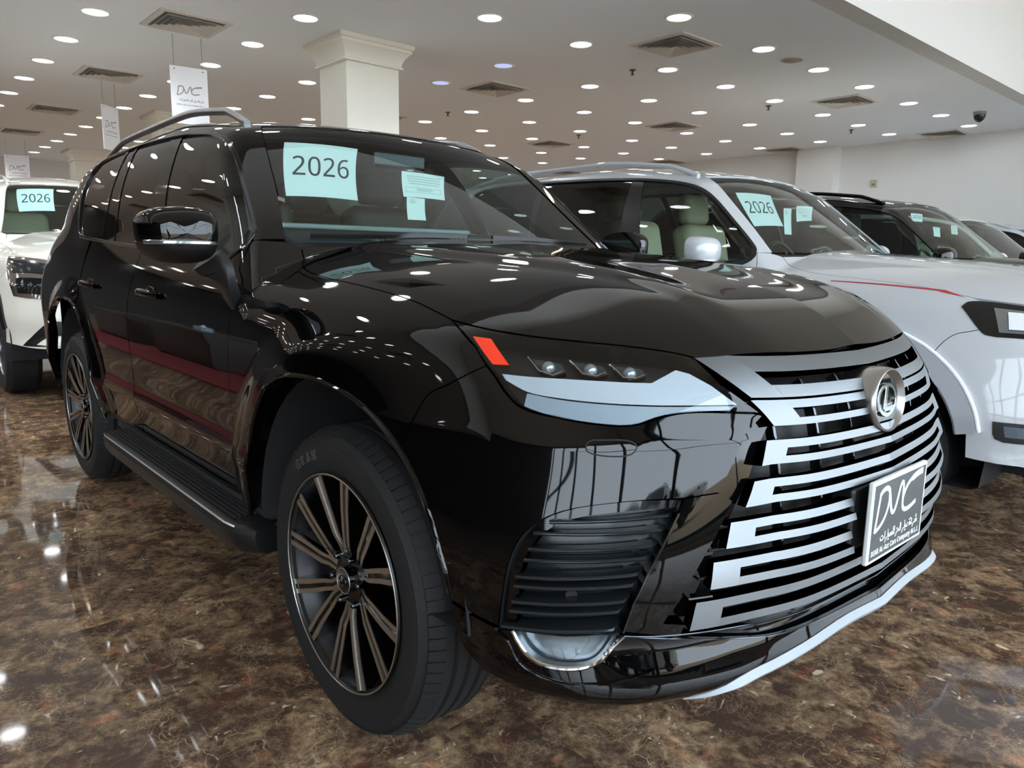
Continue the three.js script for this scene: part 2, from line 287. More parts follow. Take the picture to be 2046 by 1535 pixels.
{ // polished slabs, each cut from another part of the stone
  const s = 1.2, pos = [], uv = [], nor = [], idx = [];
  for (let x = X_BACK; x < X_FRONT; x += s) for (let z = Z_RIGHT; z < Z_LEFT; z += s) {
    const x1 = Math.min(x + s, X_FRONT), z1 = Math.min(z + s, Z_LEFT), u = rnd() * 7, v = rnd() * 7, turn = Math.floor(rnd() * 4) * Math.PI / 2, c = Math.round(Math.cos(turn)), n = Math.round(Math.sin(turn)), k = pos.length / 3, S = 1.75;
    for (const [a, b] of [[x, z], [x, z1], [x1, z1], [x1, z]]) { pos.push(a, 0, b); nor.push(0, 1, 0); const p = a - x, q = b - z; uv.push(u + (p * c - q * n) / S, v + (p * n + q * c) / S); }
    idx.push(k, k + 1, k + 2, k, k + 2, k + 3);
  }
  const top = new THREE.BufferGeometry(); top.setAttribute('position', new THREE.Float32BufferAttribute(pos, 3)); top.setAttribute('normal', new THREE.Float32BufferAttribute(nor, 3)); top.setAttribute('uv', new THREE.Float32BufferAttribute(uv, 2)); top.setIndex(idx);
  struct('floor', [top, box(X_BACK, X_FRONT, -0.2, -0.002, Z_RIGHT, Z_LEFT)], new THREE.MeshStandardMaterial({ map: marbleTexture(), roughness: 0.05 }));
}
const VENTS = []; for (const x of [-3.3, -6.15, -9.0, -12.2, -15.2]) for (const z of [-0.87, -4.76, -8.6, -12.28, 3.0, 6.8]) VENTS.push([x, z]);
{ // the slab has a square opening under each air duct
  const sq = (x0, x1, z0, z1) => [[x0, z0], [x1, z0], [x1, z1], [x0, z1]].map(([a, b]) => new THREE.Vector2(a, b)), s = new THREE.Shape(sq(X_BACK - 0.2, X_EDGE - 0.2, Z_RIGHT, Z_LEFT));
  for (const [x, z] of VENTS) s.holes.push(new THREE.Path(sq(x - 0.27, x + 0.27, z - 0.27, z + 0.27)));
  struct('ceiling', new THREE.ExtrudeGeometry(s, { depth: 0.25, bevelEnabled: false }).rotateX(Math.PI / 2).translate(0, CEIL + 0.25, 0), CEILING);
}
struct('ceiling_upper', box(X_EDGE, X_FRONT + 0.3, HIGH, HIGH + 0.2, Z_RIGHT, Z_LEFT), CEILING);
struct('wall_fascia', box(X_EDGE - 0.2, X_EDGE, CEIL, HIGH + 0.2, Z_RIGHT, Z_LEFT), std(0xcfcecb, 0.85));
struct('wall_right', box(X_BACK - 0.2, X_FRONT, 0, HIGH + 0.2, Z_RIGHT - 0.2, Z_RIGHT), PLASTER);
struct('wall_left', box(X_BACK - 0.2, X_FRONT, 0, HIGH + 0.2, Z_LEFT, Z_LEFT + 0.2), std(0x2a211b, 0.6));
struct('wall_back', box(X_BACK - 0.2, X_BACK, 0, CEIL + 0.25, Z_RIGHT, Z_LEFT), PLASTER);
struct('trim_2', [box(-5.95, -5.2, 0, CEIL, Z_RIGHT, Z_RIGHT + 0.28)], PLASTER);
struct('wall_partition', box(-15.3, -15.1, 0, CEIL, 1.6, Z_LEFT), std(0x241c17, 0.5));
struct('baseboard_right', box(X_BACK, X_FRONT, 0, 0.12, Z_RIGHT, Z_RIGHT + 0.02), std(0x4a3426, 0.3));
{ // glazed shop front behind the camera
  const fr = std(0x2a2c2f, 0.35, 0.6), pane = new THREE.MeshPhysicalMaterial({ color: lin(0.9, 0.94, 0.93), roughness: 0, transmission: 1, thickness: 0, ior: 1.5 });
  const w = struct('wall_front', [box(X_FRONT, X_FRONT + 0.3, 5.6, HIGH + 0.2, Z_RIGHT, Z_LEFT), box(X_FRONT, X_FRONT + 0.3, -0.2, 0.12, Z_RIGHT, Z_LEFT)], PLASTER);
  let k = 0; const step = (Z_LEFT - Z_RIGHT) / 10;
  for (let z = Z_RIGHT; z < Z_LEFT - 0.1; z += step) {
    k++; const o = struct(`window_${k}`, [box(X_FRONT + 0.08, X_FRONT + 0.20, 0.12, 5.6, z, z + 0.07), box(X_FRONT + 0.08, X_FRONT + 0.20, 0.12, 5.6, z + step - 0.07, z + step), box(X_FRONT + 0.08, X_FRONT + 0.20, 3.15, 3.25, z, z + step), box(X_FRONT + 0.08, X_FRONT + 0.20, 5.52, 5.6, z, z + step), box(X_FRONT + 0.08, X_FRONT + 0.20, 0.12, 0.2, z, z + step)], fr);
    for (const [y0, y1] of [[0.2, 3.15], [3.25, 5.52]]) mesh('pane', new THREE.PlaneGeometry(step - 0.14, y1 - y0).rotateY(Math.PI / 2).translate(X_FRONT + 0.14, (y0 + y1) / 2, z + step / 2), pane, o);
  }
}
struct('ground', box(X_FRONT + 0.3, 60, -0.25, -0.05, -45, 45), std(0xa98f6e, 0.95));

// ---- columns with moulded capitals --------------------------------------
for (const [i, x] of [-5.66, -11.5, -17.5].entries()) {
  const z = -2.46, o = struct(`trim_${3 + i}`, box(x - 0.28, x + 0.28, 0, CEIL - 0.22, z - 0.31, z + 0.31), std(0xe3dfd2, 0.75));
  const prof = [[0, -0.24], [0.035, -0.235], [0.035, -0.215], [0.02, -0.205], [0.03, -0.17], [0.05, -0.13], [0.08, -0.095], [0.105, -0.075], [0.105, -0.05], [0.125, -0.04], [0.125, 0]];
  const gs = []; const ring = (e, y) => [[x - 0.28 - e, y, z - 0.31 - e], [x + 0.28 + e, y, z - 0.31 - e], [x + 0.28 + e, y, z + 0.31 + e], [x - 0.28 - e, y, z + 0.31 + e]];
  const pos = [], idx = []; prof.forEach(([e, y]) => ring(e, CEIL + y).forEach((p) => pos.push(...p)));
  for (let r = 0; r < prof.length - 1; r++) for (let k = 0; k < 4; k++) { const a = r * 4 + k, b = r * 4 + (k + 1) % 4; idx.push(a, a + 4, b, b, a + 4, b + 4); }
  const g = new THREE.BufferGeometry(); g.setAttribute('position', new THREE.Float32BufferAttribute(pos, 3)); g.setIndex(idx);
  mesh('capital', creased(g, 0.5), std(0xe3dfd2, 0.75), o);
}
// ---- downlights ---------------------------------------------------------
{
  const rim = std(0xe8e8e6, 0.4), glow = (c, k) => new THREE.MeshStandardMaterial({ color: 0x111111, emissive: c, emissiveIntensity: k });
  const white = glow(new THREE.Color(0.95, 0.98, 1.0), LAMP_GLOW), cool = glow(new THREE.Color(0.55, 0.62, 1.0), 0.9), warm = glow(new THREE.Color(1, 0.86, 0.55), LAMP_GLOW * 0.55);
  const ringG = new THREE.LatheGeometry([[0.104, 0.0], [0.110, -0.009], [0.122, -0.010], [0.130, -0.004], [0.131, 0]].map(([r, y]) => new THREE.Vector2(r, y)), 24), disc = new THREE.CircleGeometry(0.106, 16).rotateX(Math.PI / 2).translate(0, -0.004, 0);
  const zs = [-11.72, -10.52, -9.32, -7.92, -6.72, -5.52, -4.06, -2.84, -1.62, -0.14, 1.06, 2.26, 3.72, 4.92, 6.12, 7.56, 8.76];
  for (let i = 0; i < 14; i++) zs.forEach((z, j) => {
    const x = -2.75 - 1.213 * i; if (x < X_BACK + 0.4) return;
    if ([-5.66, -11.5, -17.5].some((c) => Math.abs(x - c) < 0.55 && Math.abs(z + 2.46) < 0.6)) return;
    const dim = j === 6 && (i === 2 || i === 3), w = (j === 9 && i === 5) || (j === 0 && i === 5) || (j === 7 && i === 6) || rnd() < 0.02;
    const o = thing('ceiling_downlight', dim ? 'faintly bluish round downlight, nearly out, beside lit ones' : w ? 'yellowish warm round recessed downlight in the ceiling' : 'lit white round recessed downlight in the grey ceiling', 'downlight', [x, CEIL, z], dim ? 'nearly dark downlights' : w ? 'warm downlights' : 'white downlights');
    mesh('rim', ringG, rim, o); mesh('diffuser', disc, dim ? cool : w ? warm : white, o);
    if (dim || i % 2 === 0 || j % 2 === 0) return;   // one beam stands for a block of four lamps
    const L = new THREE.SpotLight(new THREE.Color(0.91, 0.965, 1.0), LAMP_POWER * (w ? 0.6 : 1), 0, 1.15, 1, 2); L.name = 'downlight_beam'; L.position.set(0, -0.012, 0); L.target.position.set(0, -1, 0); L.castShadow = true; L.shadow.radius = 4; o.add(L, L.target);
  });
}
// ---- ceiling air diffusers: nested square louvres -----------------------
{
  const fr = std(0xcfc9c0, 0.6), duct = std(0x8f8f8c, 0.5, 0.6);
  const louvre = (a, b, y0, y1) => { // a square pyramid frustum ring from half-size a (at y0) to b (at y1)
    const p = [], q = [[-1, -1], [1, -1], [1, 1], [-1, 1]]; for (const [s, y] of [[a, y0], [b, y1]]) for (const [u, v] of q) p.push(u * s, y, v * s);
    const idx = []; for (let k = 0; k < 4; k++) { const m = (k + 1) % 4; idx.push(k, m, k + 4, m, m + 4, k + 4); } const g = new THREE.BufferGeometry(); g.setAttribute('position', new THREE.Float32BufferAttribute(p, 3)); g.setIndex(idx); return creased(g, 0.3);
  };
  const two = new THREE.MeshStandardMaterial({ color: 0xc9c3ba, roughness: 0.6, side: THREE.DoubleSide });
  for (const [x, z] of VENTS) {
    const o = thing('air_diffuser', z < -12 ? 'square louvred air diffuser close to the right wall' : 'square louvred air diffuser with nested dark slots in the ceiling', 'vent', [x, CEIL, z], z < -12 ? 'diffusers along the right wall' : 'ceiling air diffusers');
    const f = new THREE.Shape([[-0.33, -0.33], [0.33, -0.33], [0.33, 0.33], [-0.33, 0.33]].map(([a, b]) => new THREE.Vector2(a, b))); f.holes.push(new THREE.Path([[-0.275, -0.275], [0.275, -0.275], [0.275, 0.275], [-0.275, 0.275]].map(([a, b]) => new THREE.Vector2(a, b))));
    mesh('frame', new THREE.ExtrudeGeometry(f, { depth: 0.012, bevelEnabled: false }).rotateX(Math.PI / 2), fr, o);
    mesh('duct', box(-0.29, 0.29, 0.252, 0.262, -0.29, 0.29), duct, o);
    for (let k = 0; k < 5; k++) mesh('louvre', louvre(0.262 - k * 0.052, 0.222 - k * 0.052, -0.034, -0.004), two, o);
  }
}
// ---- small ceiling and wall fittings ------------------------------------
{
  const d = thing('ceiling_speaker', 'round grey ceiling speaker between two downlights', 'speaker', [-2.75, CEIL, -6.12]); mesh('speaker_rim', new THREE.TorusGeometry(0.11, 0.012, 8, 32).rotateX(Math.PI / 2), std(0xbdb6ae, 0.5), d); mesh('speaker_grille', new THREE.SphereGeometry(0.105, 24, 8, 0, Math.PI * 2, Math.PI / 2, Math.PI / 2).scale(1, 0.22, 1), std(0x9a938b, 0.7), d);
  for (const [x, z] of [[-4.26, -5.25], [-4.2, -8.18], [-4.23, -10.87], [-7.9, -5.3], [-7.9, -8.2]]) { const s = thing('fire_sprinkler', 'small metal fire sprinkler hanging from the ceiling', 'sprinkler', [x, CEIL, z], 'fire sprinklers'); mesh('plate', new THREE.CylinderGeometry(0.035, 0.04, 0.01, 20).translate(0, -0.005, 0), std(0x6d665e, 0.4, 0.6), s); mesh('head', [new THREE.CylinderGeometry(0.012, 0.012, 0.05, 10).translate(0, -0.03, 0), new THREE.CylinderGeometry(0.022, 0.022, 0.004, 14).translate(0, -0.057, 0)], std(0x4a443d, 0.4, 0.6), s); }
  const c = thing('dome_camera', 'black dome security camera under the ceiling edge', 'camera', [-2.27, CEIL, -10.63]); mesh('mount', new THREE.CylinderGeometry(0.085, 0.085, 0.04, 28).translate(0, -0.02, 0), std(0x8d8a86, 0.5), c); mesh('dome', new THREE.SphereGeometry(0.078, 24, 12, 0, Math.PI * 2, Math.PI / 2, Math.PI / 2).scale(1, 1.35, 1).translate(0, -0.04, 0), std(0x191a1c, 0.15), c);
  const w = thing('wall_switch', 'small beige control box on the right wall', 'switch', [-4.53, 2.62, Z_RIGHT]); mesh('casing', rbox(-0.06, 0.06, 0, 0.13, 0, 0.035, 0.01), std(0xb5ad98, 0.5), w); mesh('button', box(-0.03, 0.03, 0.03, 0.06, 0.034, 0.04), std(0x6e675a, 0.5), w);
}
// ---- lettering -----------------------------------------------------------
function canvasTex(w, h, draw) { const c = document.createElement('canvas'); c.width = w; c.height = h; const g = c.getContext('2d'); draw(g, w, h); const t = new THREE.CanvasTexture(c); t.colorSpace = THREE.SRGBColorSpace; t.magFilter = THREE.LinearFilter; return t; }
function drawLogo(g, x, y, s, color) {      // the dealer's three linked letters, drawn 670 wide and 260 high
  g.save(); g.translate(x, y); g.scale(s, s); g.strokeStyle = color; g.lineCap = 'butt'; g.lineJoin = 'round';
  const line = (w, f) => { g.lineWidth = w; g.beginPath(); f(); g.stroke(); };
  line(24, () => { g.moveTo(6, 262); g.lineTo(48, 44); }); line(30, () => { g.moveTo(40, 52); g.bezierCurveTo(80, 14, 150, 8, 172, 50); });
  line(24, () => { g.moveTo(168, 40); g.bezierCurveTo(196, 110, 160, 230, 6, 258); });
  line(26, () => { g.moveTo(160, 30); g.bezierCurveTo(200, 90, 204, 188, 246, 190); g.bezierCurveTo(300, 190, 310, 30, 352, 28); g.bezierCurveTo(392, 28, 362, 150, 392, 196); });
  line(28, () => { g.moveTo(384, 178); g.bezierCurveTo(400, 222, 470, 222, 586, 188); });
  line(26, () => { g.moveTo(376, 140); g.bezierCurveTo(400, 70, 450, 40, 520, 26); }); line(40, () => { g.moveTo(500, 34); g.bezierCurveTo(540, 20, 600, 12, 660, 10); });
  g.restore();
}
function drawArabic(g, x, y, s, color) {     // the company line, pen strokes from right to left; x is the right-hand end
  g.save(); g.translate(x, y); g.scale(s, s); g.strokeStyle = g.fillStyle = color; g.lineWidth = 3; g.lineCap = g.lineJoin = 'round'; let c = 0;
  const P = (pts) => { g.beginPath(); pts.forEach(([a, b], i) => i ? g.lineTo(c - a, b) : g.moveTo(c - a, b)); g.stroke(); }, dot = (a, b) => { g.beginPath(); g.arc(c - a, b, 1.9, 0, 7); g.fill(); };
  const teeth = () => { P([[0, -6], [0, 0], [5, 0], [5, -6], [5, 0], [10, 0], [10, -6], [10, 0], [14, 0]]); c -= 14; }, ra = () => { P([[0, 0], [3, 0], [5, 4], [9, 8]]); c -= 11; }, alef = () => { P([[0, 0], [1, -16]]); c -= 5; }, lam = () => { P([[0, -16], [0, 0], [6, 0]]); c -= 6; }, ya = () => { P([[0, 0], [3, 0], [3, -6], [3, 0], [7, 0]]); dot(2, 6); dot(6, 6); c -= 7; };
  dot(3, -12); dot(8, -12); dot(5.5, -16); teeth(); ra(); P([[0, 0], [10, 0], [3, -9], [11, -15]]); c -= 11; P([[0, 0], [3, -7], [8, -4], [6, 0], [0, 0]]); dot(3, -13); dot(8, -13); c -= 16;
  P([[0, -7], [4, -3], [5, 0], [-1, 0]]); c -= 9; ya(); alef(); ra(); c -= 5;
  alef(); lam(); P([[0, 0], [6, -6], [2, -6], [8, 0]]); c -= 8; dot(4, -8); ra(); c -= 5;
  lam(); lam(); teeth(); ya(); alef(); ra(); alef(); c -= 2; P([[0, -6], [2, 0], [14, 0], [16, -6]]); dot(6, -9); dot(10, -9); c -= 18;
  g.restore();
}
const LATIN = 'DIAR AL-Azz Cars Company W.L.L';
{ // hanging boards
  const t = canvasTex(512, 768, (g, w, h) => { g.fillStyle = '#e9e9ec'; g.fillRect(0, 0, w, h); drawLogo(g, 80, 250, 0.53, '#85878c'); drawArabic(g, 440, 455, 1.7, '#77797f'); g.fillStyle = '#77797f'; g.textAlign = 'center'; g.font = 'bold 28px sans-serif'; g.fillText(LATIN, w / 2, 520, 380); g.fillStyle = '#333'; for (const x of [60, w - 60]) { g.beginPath(); g.arc(x, 40, 9, 0, 7); g.fill(); } });
  const face = new THREE.MeshStandardMaterial({ map: t, roughness: 0.5 }), edge = std(0xe3e3e6, 0.5), wire = std(0x777777, 0.4, 0.8);
  for (const [x, z, w, h, ry, lab] of [[-6.6, -1.02, 0.36, 0.56, 1.45, 'white hanging board with the dealer logo, above the black roof rail'], [-9.5, -0.98, 0.36, 0.56, 2.35, 'white hanging board turned nearly edge-on, beside the row of downlights'], [-16.6, -0.98, 0.42, 0.60, 1.3, 'small distant hanging board above the white car roof']]) {
    const o = thing('hanging_board', lab, 'sign', [x, 3.1, z]); o.rotation.y = ry;
    const b = mesh('board', new THREE.BoxGeometry(w, h, 0.012).translate(0, -h / 2, 0), [edge, edge, edge, edge, face, face], o); b.material = [edge, edge, edge, edge, face, face];
    for (const s of [-1, 1]) mesh('wire', new THREE.CylinderGeometry(0.0025, 0.0025, 0.31, 6).translate(s * w * 0.38, 0.145, 0), wire, o);
  }
}
{ // red carpet and desks off to the left, seen in the paintwork
  tag(mesh('carpet', rbox(-11, -3.4, 0, 0.012, 2.15, 3.4, 0.004), std(0x5e070c, 0.95)), 'deep red carpet under the sales desks', 'carpet');
  for (const [x, z, lab] of [[-6.4, 3.0, 'dark brown sales desk with a tissue box on it'], [-9.2, 3.0, 'dark brown sales desk with a bare top']]) { const d = thing('sales_desk', lab, 'desk', [x, 0.012, z]), w = std(0x2b1d14, 0.4); mesh('desk_top', rbox(-0.9, 0.9, 0.72, 0.76, -0.4, 0.4, 0.008), std(0x2b1d14, 0.3), d); for (const s of [-1, 1]) mesh('desk_side', box(s * 0.84 - 0.03, s * 0.84 + 0.03, 0, 0.72, -0.36, 0.36), w, d); mesh('desk_front', box(-0.8, 0.8, 0.05, 0.72, -0.36, -0.33), w, d); }
  const t = thing('tissue_box', 'pale blue tissue box on the sales desk', 'box', [-6.1, 0.772, 2.85]); mesh('carton', rbox(-0.12, 0.12, 0, 0.1, -0.06, 0.06, 0.006), std(0x9fc3d2, 0.6), t); mesh('tissue', new THREE.ConeGeometry(0.04, 0.08, 10).translate(0, 0.13, 0), std(0xf0f0f0, 0.9), t);
}
// ---- the big black car -------------------------------------------------
const PAINT = std(0x040405, 0.03, 0, { });
const GLOSS = std(0x050506, 0.05);
const TRIM = std(0x0b0b0c, 0.45);
const DARK = std(0x202123, 0.85);
const RUBBER = std(0x0b0b0c, 0.75);
const SATIN = std(0x7a7e81, 0.40, 1);
const BRIGHT = std(0xb9bbbd, 0.28, 1);
const CHROME = std(0xd8dadc, 0.07, 1);
const DARKCHROME = std(0x55585c, 0.12, 1);
const MACHINED = std(0xb9b4ac, 0.28, 1);
const GLASS = new THREE.MeshPhysicalMaterial({ color: lin(0.62, 0.77, 0.75), roughness: 0.0, transmission: 1, thickness: 0, ior: 1.52 });
const TINT = new THREE.MeshPhysicalMaterial({ color: lin(0.09, 0.105, 0.10), roughness: 0.0, transmission: 1, thickness: 0, ior: 1.52 });
const CLEAR = new THREE.MeshPhysicalMaterial({ color: lin(0.92, 0.94, 0.95), roughness: 0.0, transmission: 1, thickness: 0, ior: 1.5 });

function wheelParts(root, cx, cz, R, rimR, side, full = true) {
  // built facing +z, turned for the other side
  const w = new THREE.Group(); w.name = 'wheel'; w.position.set(cx, R, cz); if (side < 0) w.rotation.y = Math.PI; root.add(w);
  const wd = 0.126, pts = [];
  const prof = [[rimR - 0.012, -wd + 0.015], [rimR + 0.01, -wd + 0.005], [rimR + 0.05, -wd - 0.004], [R - 0.04, -wd + 0.006], [R - 0.02, -wd + 0.022], [R - 0.007, -wd + 0.042], [R - 0.001, -wd + 0.062]];
  for (const z of [-0.042, 0.0, 0.042]) prof.push([R - 0.0005, z - 0.008], [R - 0.009, z - 0.005], [R - 0.009, z + 0.005], [R - 0.0005, z + 0.008]);
  prof.push([R - 0.001, wd - 0.062], [R - 0.007, wd - 0.042], [R - 0.020, wd - 0.022], [R - 0.036, wd - 0.008], [R - 0.040, wd - 0.003], [R - 0.046, wd - 0.003], [rimR + 0.05, wd + 0.004], [rimR + 0.02, wd - 0.002], [rimR + 0.006, wd - 0.008], [rimR - 0.012, wd - 0.016]);
  const tyreG = [creased(new THREE.LatheGeometry(prof.map(([r, z]) => new THREE.Vector2(r, z)), full ? 96 : 48).rotateX(Math.PI / 2), 0.6)];
  if (full) for (let i = 0; i < 84; i++) for (const s of [-1, 1]) {   // shoulder blocks of the tread
    const a = (i + (s > 0 ? 0.5 : 0)) / 84 * 2 * Math.PI, b = new THREE.BoxGeometry(0.0235, 0.012, 0.040).rotateX(s * 0.42).translate(0, R - 0.0135, s * (wd - 0.036)).rotateZ(a); tyreG.push(b);
  }
  mesh('tyre', tyreG, RUBBER, w);
  if (full) [...'GRAN'].forEach((ch, i) => { const a = Math.PI / 2 + 0.62 - i * 0.105, t = new TextGeometry(ch, { font: FONT, size: 0.026, depth: 0.003, curveSegments: 3 }); t.center(); mesh('tyre_letter', t.rotateZ(a - Math.PI / 2).translate(Math.cos(a) * (rimR + 0.047), Math.sin(a) * (rimR + 0.047), wd + 0.003), std(0x3a3834, 0.6), w); });
  const rim = [[rimR - 0.012, -wd + 0.015], [rimR - 0.03, -0.09], [rimR - 0.04, 0.02], [rimR - 0.03, 0.07], [rimR - 0.014, 0.096], [rimR - 0.004, 0.110], [rimR + 0.001, 0.121], [rimR - 0.001, 0.126], [rimR - 0.006, 0.127]];
  mesh('rim_barrel', creased(new THREE.LatheGeometry(rim.map(([r, z]) => new THREE.Vector2(r, z)), 72).rotateX(Math.PI / 2), 0.6), std(0x060607, 0.4), w);
  mesh('rim_lip', new THREE.TorusGeometry(rimR - 0.004, 0.0028, 6, 90).translate(0, 0, 0.125), MACHINED, w);
  // six pairs of spokes, each with a bright rib on either side of a dark groove
  const N = 6;
  for (let i = 0; i < N; i++) for (const s of [-1, 1]) {
    const base = (i + 0.5) / N * 2 * Math.PI + 0.12, a1 = base + s * 0.115, a2 = base + s * 0.262, r0 = 0.058, r1 = rimR - 0.010, rm = 0.125;
    const p = (r, a, z) => [Math.cos(a) * r, Math.sin(a) * r, z];
    const A = p(r0, base + s * 0.20, 0.087), B = p(rm, a1 + s * 0.10, 0.103), C = p(r1, a2, 0.119), path = [A, p(rm * 0.75, base + s * 0.16, 0.096), B, p((rm + r1) / 2, (a1 + s * 0.1 + a2) / 2, 0.112), C];
    const Nn = path.map(() => [0, 0, 1]), pr = (t) => { const h = mix(0.0135, 0.0215, t); return [[-h, -0.045], [h, -0.045], [h, -0.006], [h * 0.96, -0.002], [-h * 0.96, -0.002], [-h, -0.006]]; };
    const dummy = [pr, 0, 0, 0, 0, 0];
    mesh('spoke', sweep(path, Nn, dummy), GLOSS, w);
    for (const e of [-1, 1]) { const rb = (t) => { const c = e * mix(0.0085, 0.0140, t), h = mix(0.0042, 0.0068, t); return [[c - h, -0.006], [c + h, -0.006], [c + h, 0.001], [c - h, 0.001]]; }; mesh('spoke_rib', sweep(path, Nn, [rb, 0, 0, 0]), MACHINED, w); }
  }
  mesh('hub', [new THREE.CylinderGeometry(0.062, 0.072, 0.05, 40).rotateX(Math.PI / 2).translate(0, 0, 0.068), new THREE.CylinderGeometry(0.033, 0.036, 0.02, 40).rotateX(Math.PI / 2).translate(0, 0, 0.098)], GLOSS, w);
  mesh('hub_ring', new THREE.TorusGeometry(0.0335, 0.002, 6, 40).translate(0, 0, 0.107), MACHINED, w);
  { const e = new THREE.TorusGeometry(0.016, 0.0017, 6, 30).scale(1.15, 0.85, 1).translate(0, 0, 0.109), l = new THREE.BoxGeometry(0.003, 0.021, 0.003).rotateZ(-0.35).translate(0.001, 0.001, 0.109), b = new THREE.BoxGeometry(0.014, 0.003, 0.003).translate(0.004, -0.008, 0.109); mesh('hub_emblem', [e, l, b], DARKCHROME, w); }
  for (let i = 0; i < N; i++) { const a = i / N * 2 * Math.PI + 0.12; mesh('lug_nut', [new THREE.CylinderGeometry(0.0095, 0.0105, 0.022, 6).rotateX(Math.PI / 2).translate(Math.cos(a) * 0.068, Math.sin(a) * 0.068, 0.093), new THREE.SphereGeometry(0.008, 10, 6).translate(Math.cos(a) * 0.068, Math.sin(a) * 0.068, 0.103)], DARKCHROME, w); }
  const back = [new THREE.CylinderGeometry(0.18, 0.18, 0.024, 40).rotateX(Math.PI / 2).translate(0, 0, 0.012), new THREE.CylinderGeometry(0.10, 0.10, 0.06, 24).rotateX(Math.PI / 2).translate(0, 0, 0.03)];
  mesh('brake_disc', back, std(0x2a2a2c, 0.35, 1), w);
  mesh('brake_caliper', rbox(-0.055, 0.055, 0.10, 0.205, -0.03, 0.05, 0.02).rotateZ(1.2), TRIM, w);
  return w;
}

// outlines of the panels on one side of such a body; wx moves the front wheel arch
function carOutlines(D, wx = 0) {
  const sz = (x, y) => { const p = D.Z.P(x, y); return [x, y, p[2]]; }, S = (...xy) => xy.map(([x, y]) => sz(x, y));
  const lampTop = smooth([[0.312, 1.097, 0.815], [0.405, 1.086, 0.801], [0.507, 1.077, 0.763], [0.598, 1.070, 0.701], [0.669, 1.063, 0.632], [0.736, 1.050, 0.556], [0.758, 1.042, 0.531]]);
  const hoodFront = smooth([[0.851, 1.036, 0], [0.845, 1.037, 0.15], [0.825, 1.040, 0.309], [0.787, 1.043, 0.459], [0.758, 1.042, 0.531]]);
  const hoodSide = smooth([[0.312, 1.097, 0.815], [0.24, 1.112, 0.810], [0.16, 1.126, 0.802], [0.032, 1.143, 0.800], [-0.155, 1.160, 0.800], [-0.304, 1.172, 0.801], [-0.45, 1.190, 0.786], [-0.56, 1.222, 0.747], [-0.615, 1.262, 0.722]]);
  const hoodBack = smooth([[-0.615, 1.262, 0.722], [-0.57, 1.272, 0.557], [-0.515, 1.283, 0.294], [-0.485, 1.285, 0]]);
  const tail = [[0.464, 1.015, 0.842], [0.424, 1.049, 0.839], [0.362, 1.080, 0.831], [0.312, 1.097, 0.815]];
  const shut = smooth([[-0.686, 1.276, 0.845], ...S([-0.665, 1.235], [-0.645, 1.19], [-0.59, 1.145], [-0.597, 1.11], [-0.607, 1.06], [-0.612, 0.96], [-0.62, 0.87], [-0.625, 0.765], [-0.62, 0.62], [-0.60, 0.48])], 4);
  const archF = smooth(S(...[[-0.53, 0.44], [-0.50, 0.53], [-0.46, 0.62], [-0.385, 0.77], [-0.29, 0.873], [-0.19, 0.92], [-0.085, 0.936], [0.021, 0.931], [0.12, 0.911], [0.21, 0.877], [0.30, 0.82], [0.39, 0.728], [0.450, 0.62], [0.468, 0.545]].map(([x, y]) => [x + wx, y])), 4);
  const cutAt = archF.findIndex((p) => p[0] > 0.295 + wx);
  const fendGap = smooth([archF[cutAt], ...S([0.325 + wx, 0.89], [0.35 + wx * 0.7, 0.945], [0.39 + wx * 0.3, 0.968]), [0.464, 1.015, 0.842]], 5);
  const belt = smooth(S([-0.692, 1.262], [-0.70, 1.245], [-0.744, 1.222], [-0.885, 1.217], [-1.25, 1.228], [-1.70, 1.250], [-2.2, 1.272], [-2.62, 1.292], [-2.80, 1.302]), 5);
  const beltTo = (a, b) => belt.filter((p) => p[0] <= a && p[0] >= b);
  const archR = smooth(S([-2.27, 0.44], [-2.31, 0.62], [-2.38, 0.79], [-2.47, 0.91], [-2.60, 0.975], [-2.8, 0.995], [-3.0, 0.965], [-3.2, 0.86], [-3.32, 0.70], [-3.38, 0.48]), 5);
  const rcut = archR.findIndex((p) => p[0] < -2.53);
  const dloTop = smooth([[-0.700, 1.285, 0.84], [-0.722, 1.311, 0.823], [-0.880, 1.450, 0.782], [-1.028, 1.572, 0.750], [-1.133, 1.631, 0.735], [-1.288, 1.672, 0.715], [-1.55, 1.708, 0.698], [-1.80, 1.725, 0.69], [-2.186, 1.740, 0.679], [-2.665, 1.748, 0.662], [-3.02, 1.735, 0.66], [-3.18, 1.70, 0.68], [-3.22, 1.65, 0.70]], 5);
  const dloBack = smooth([[-3.22, 1.65, 0.70], [-3.20, 1.56, 0.75], [-3.11, 1.42, 0.80], [-2.97, 1.325, 0.85], [-2.80, 1.302, 0.86]], 5);
  const screenEdge = smooth([[-0.655, 1.285, 0.755], [-0.80, 1.415, 0.705], [-0.951, 1.542, 0.659], [-1.09, 1.645, 0.612], [-1.223, 1.715, 0.565]], 4);
  const ditch = smooth([[-1.223, 1.715, 0.565], [-1.4, 1.76, 0.56], [-1.8, 1.80, 0.56], [-2.5, 1.81, 0.56], [-3.2, 1.78, 0.55], [-3.70, 1.72, 0.52]], 5);
  const header = smooth([[-1.223, 1.715, 0.565], [-1.16, 1.715, 0.40], [-1.125, 1.728, 0.18], [-1.115, 1.73, 0]], 4);
  const scBottom = smooth([[-0.655, 1.285, 0.755], [-0.60, 1.285, 0.56], [-0.545, 1.287, 0.30], [-0.515, 1.288, 0]], 4);
  const topAt = (x) => { for (let i = 0; i < dloTop.length - 1; i++) if (dloTop[i][0] >= x && dloTop[i + 1][0] < x) { const t = (dloTop[i][0] - x) / (dloTop[i][0] - dloTop[i + 1][0]); return [x, mix(dloTop[i][1], dloTop[i + 1][1], t), mix(dloTop[i][2], dloTop[i + 1][2], t)]; } return dloTop.at(-1); };
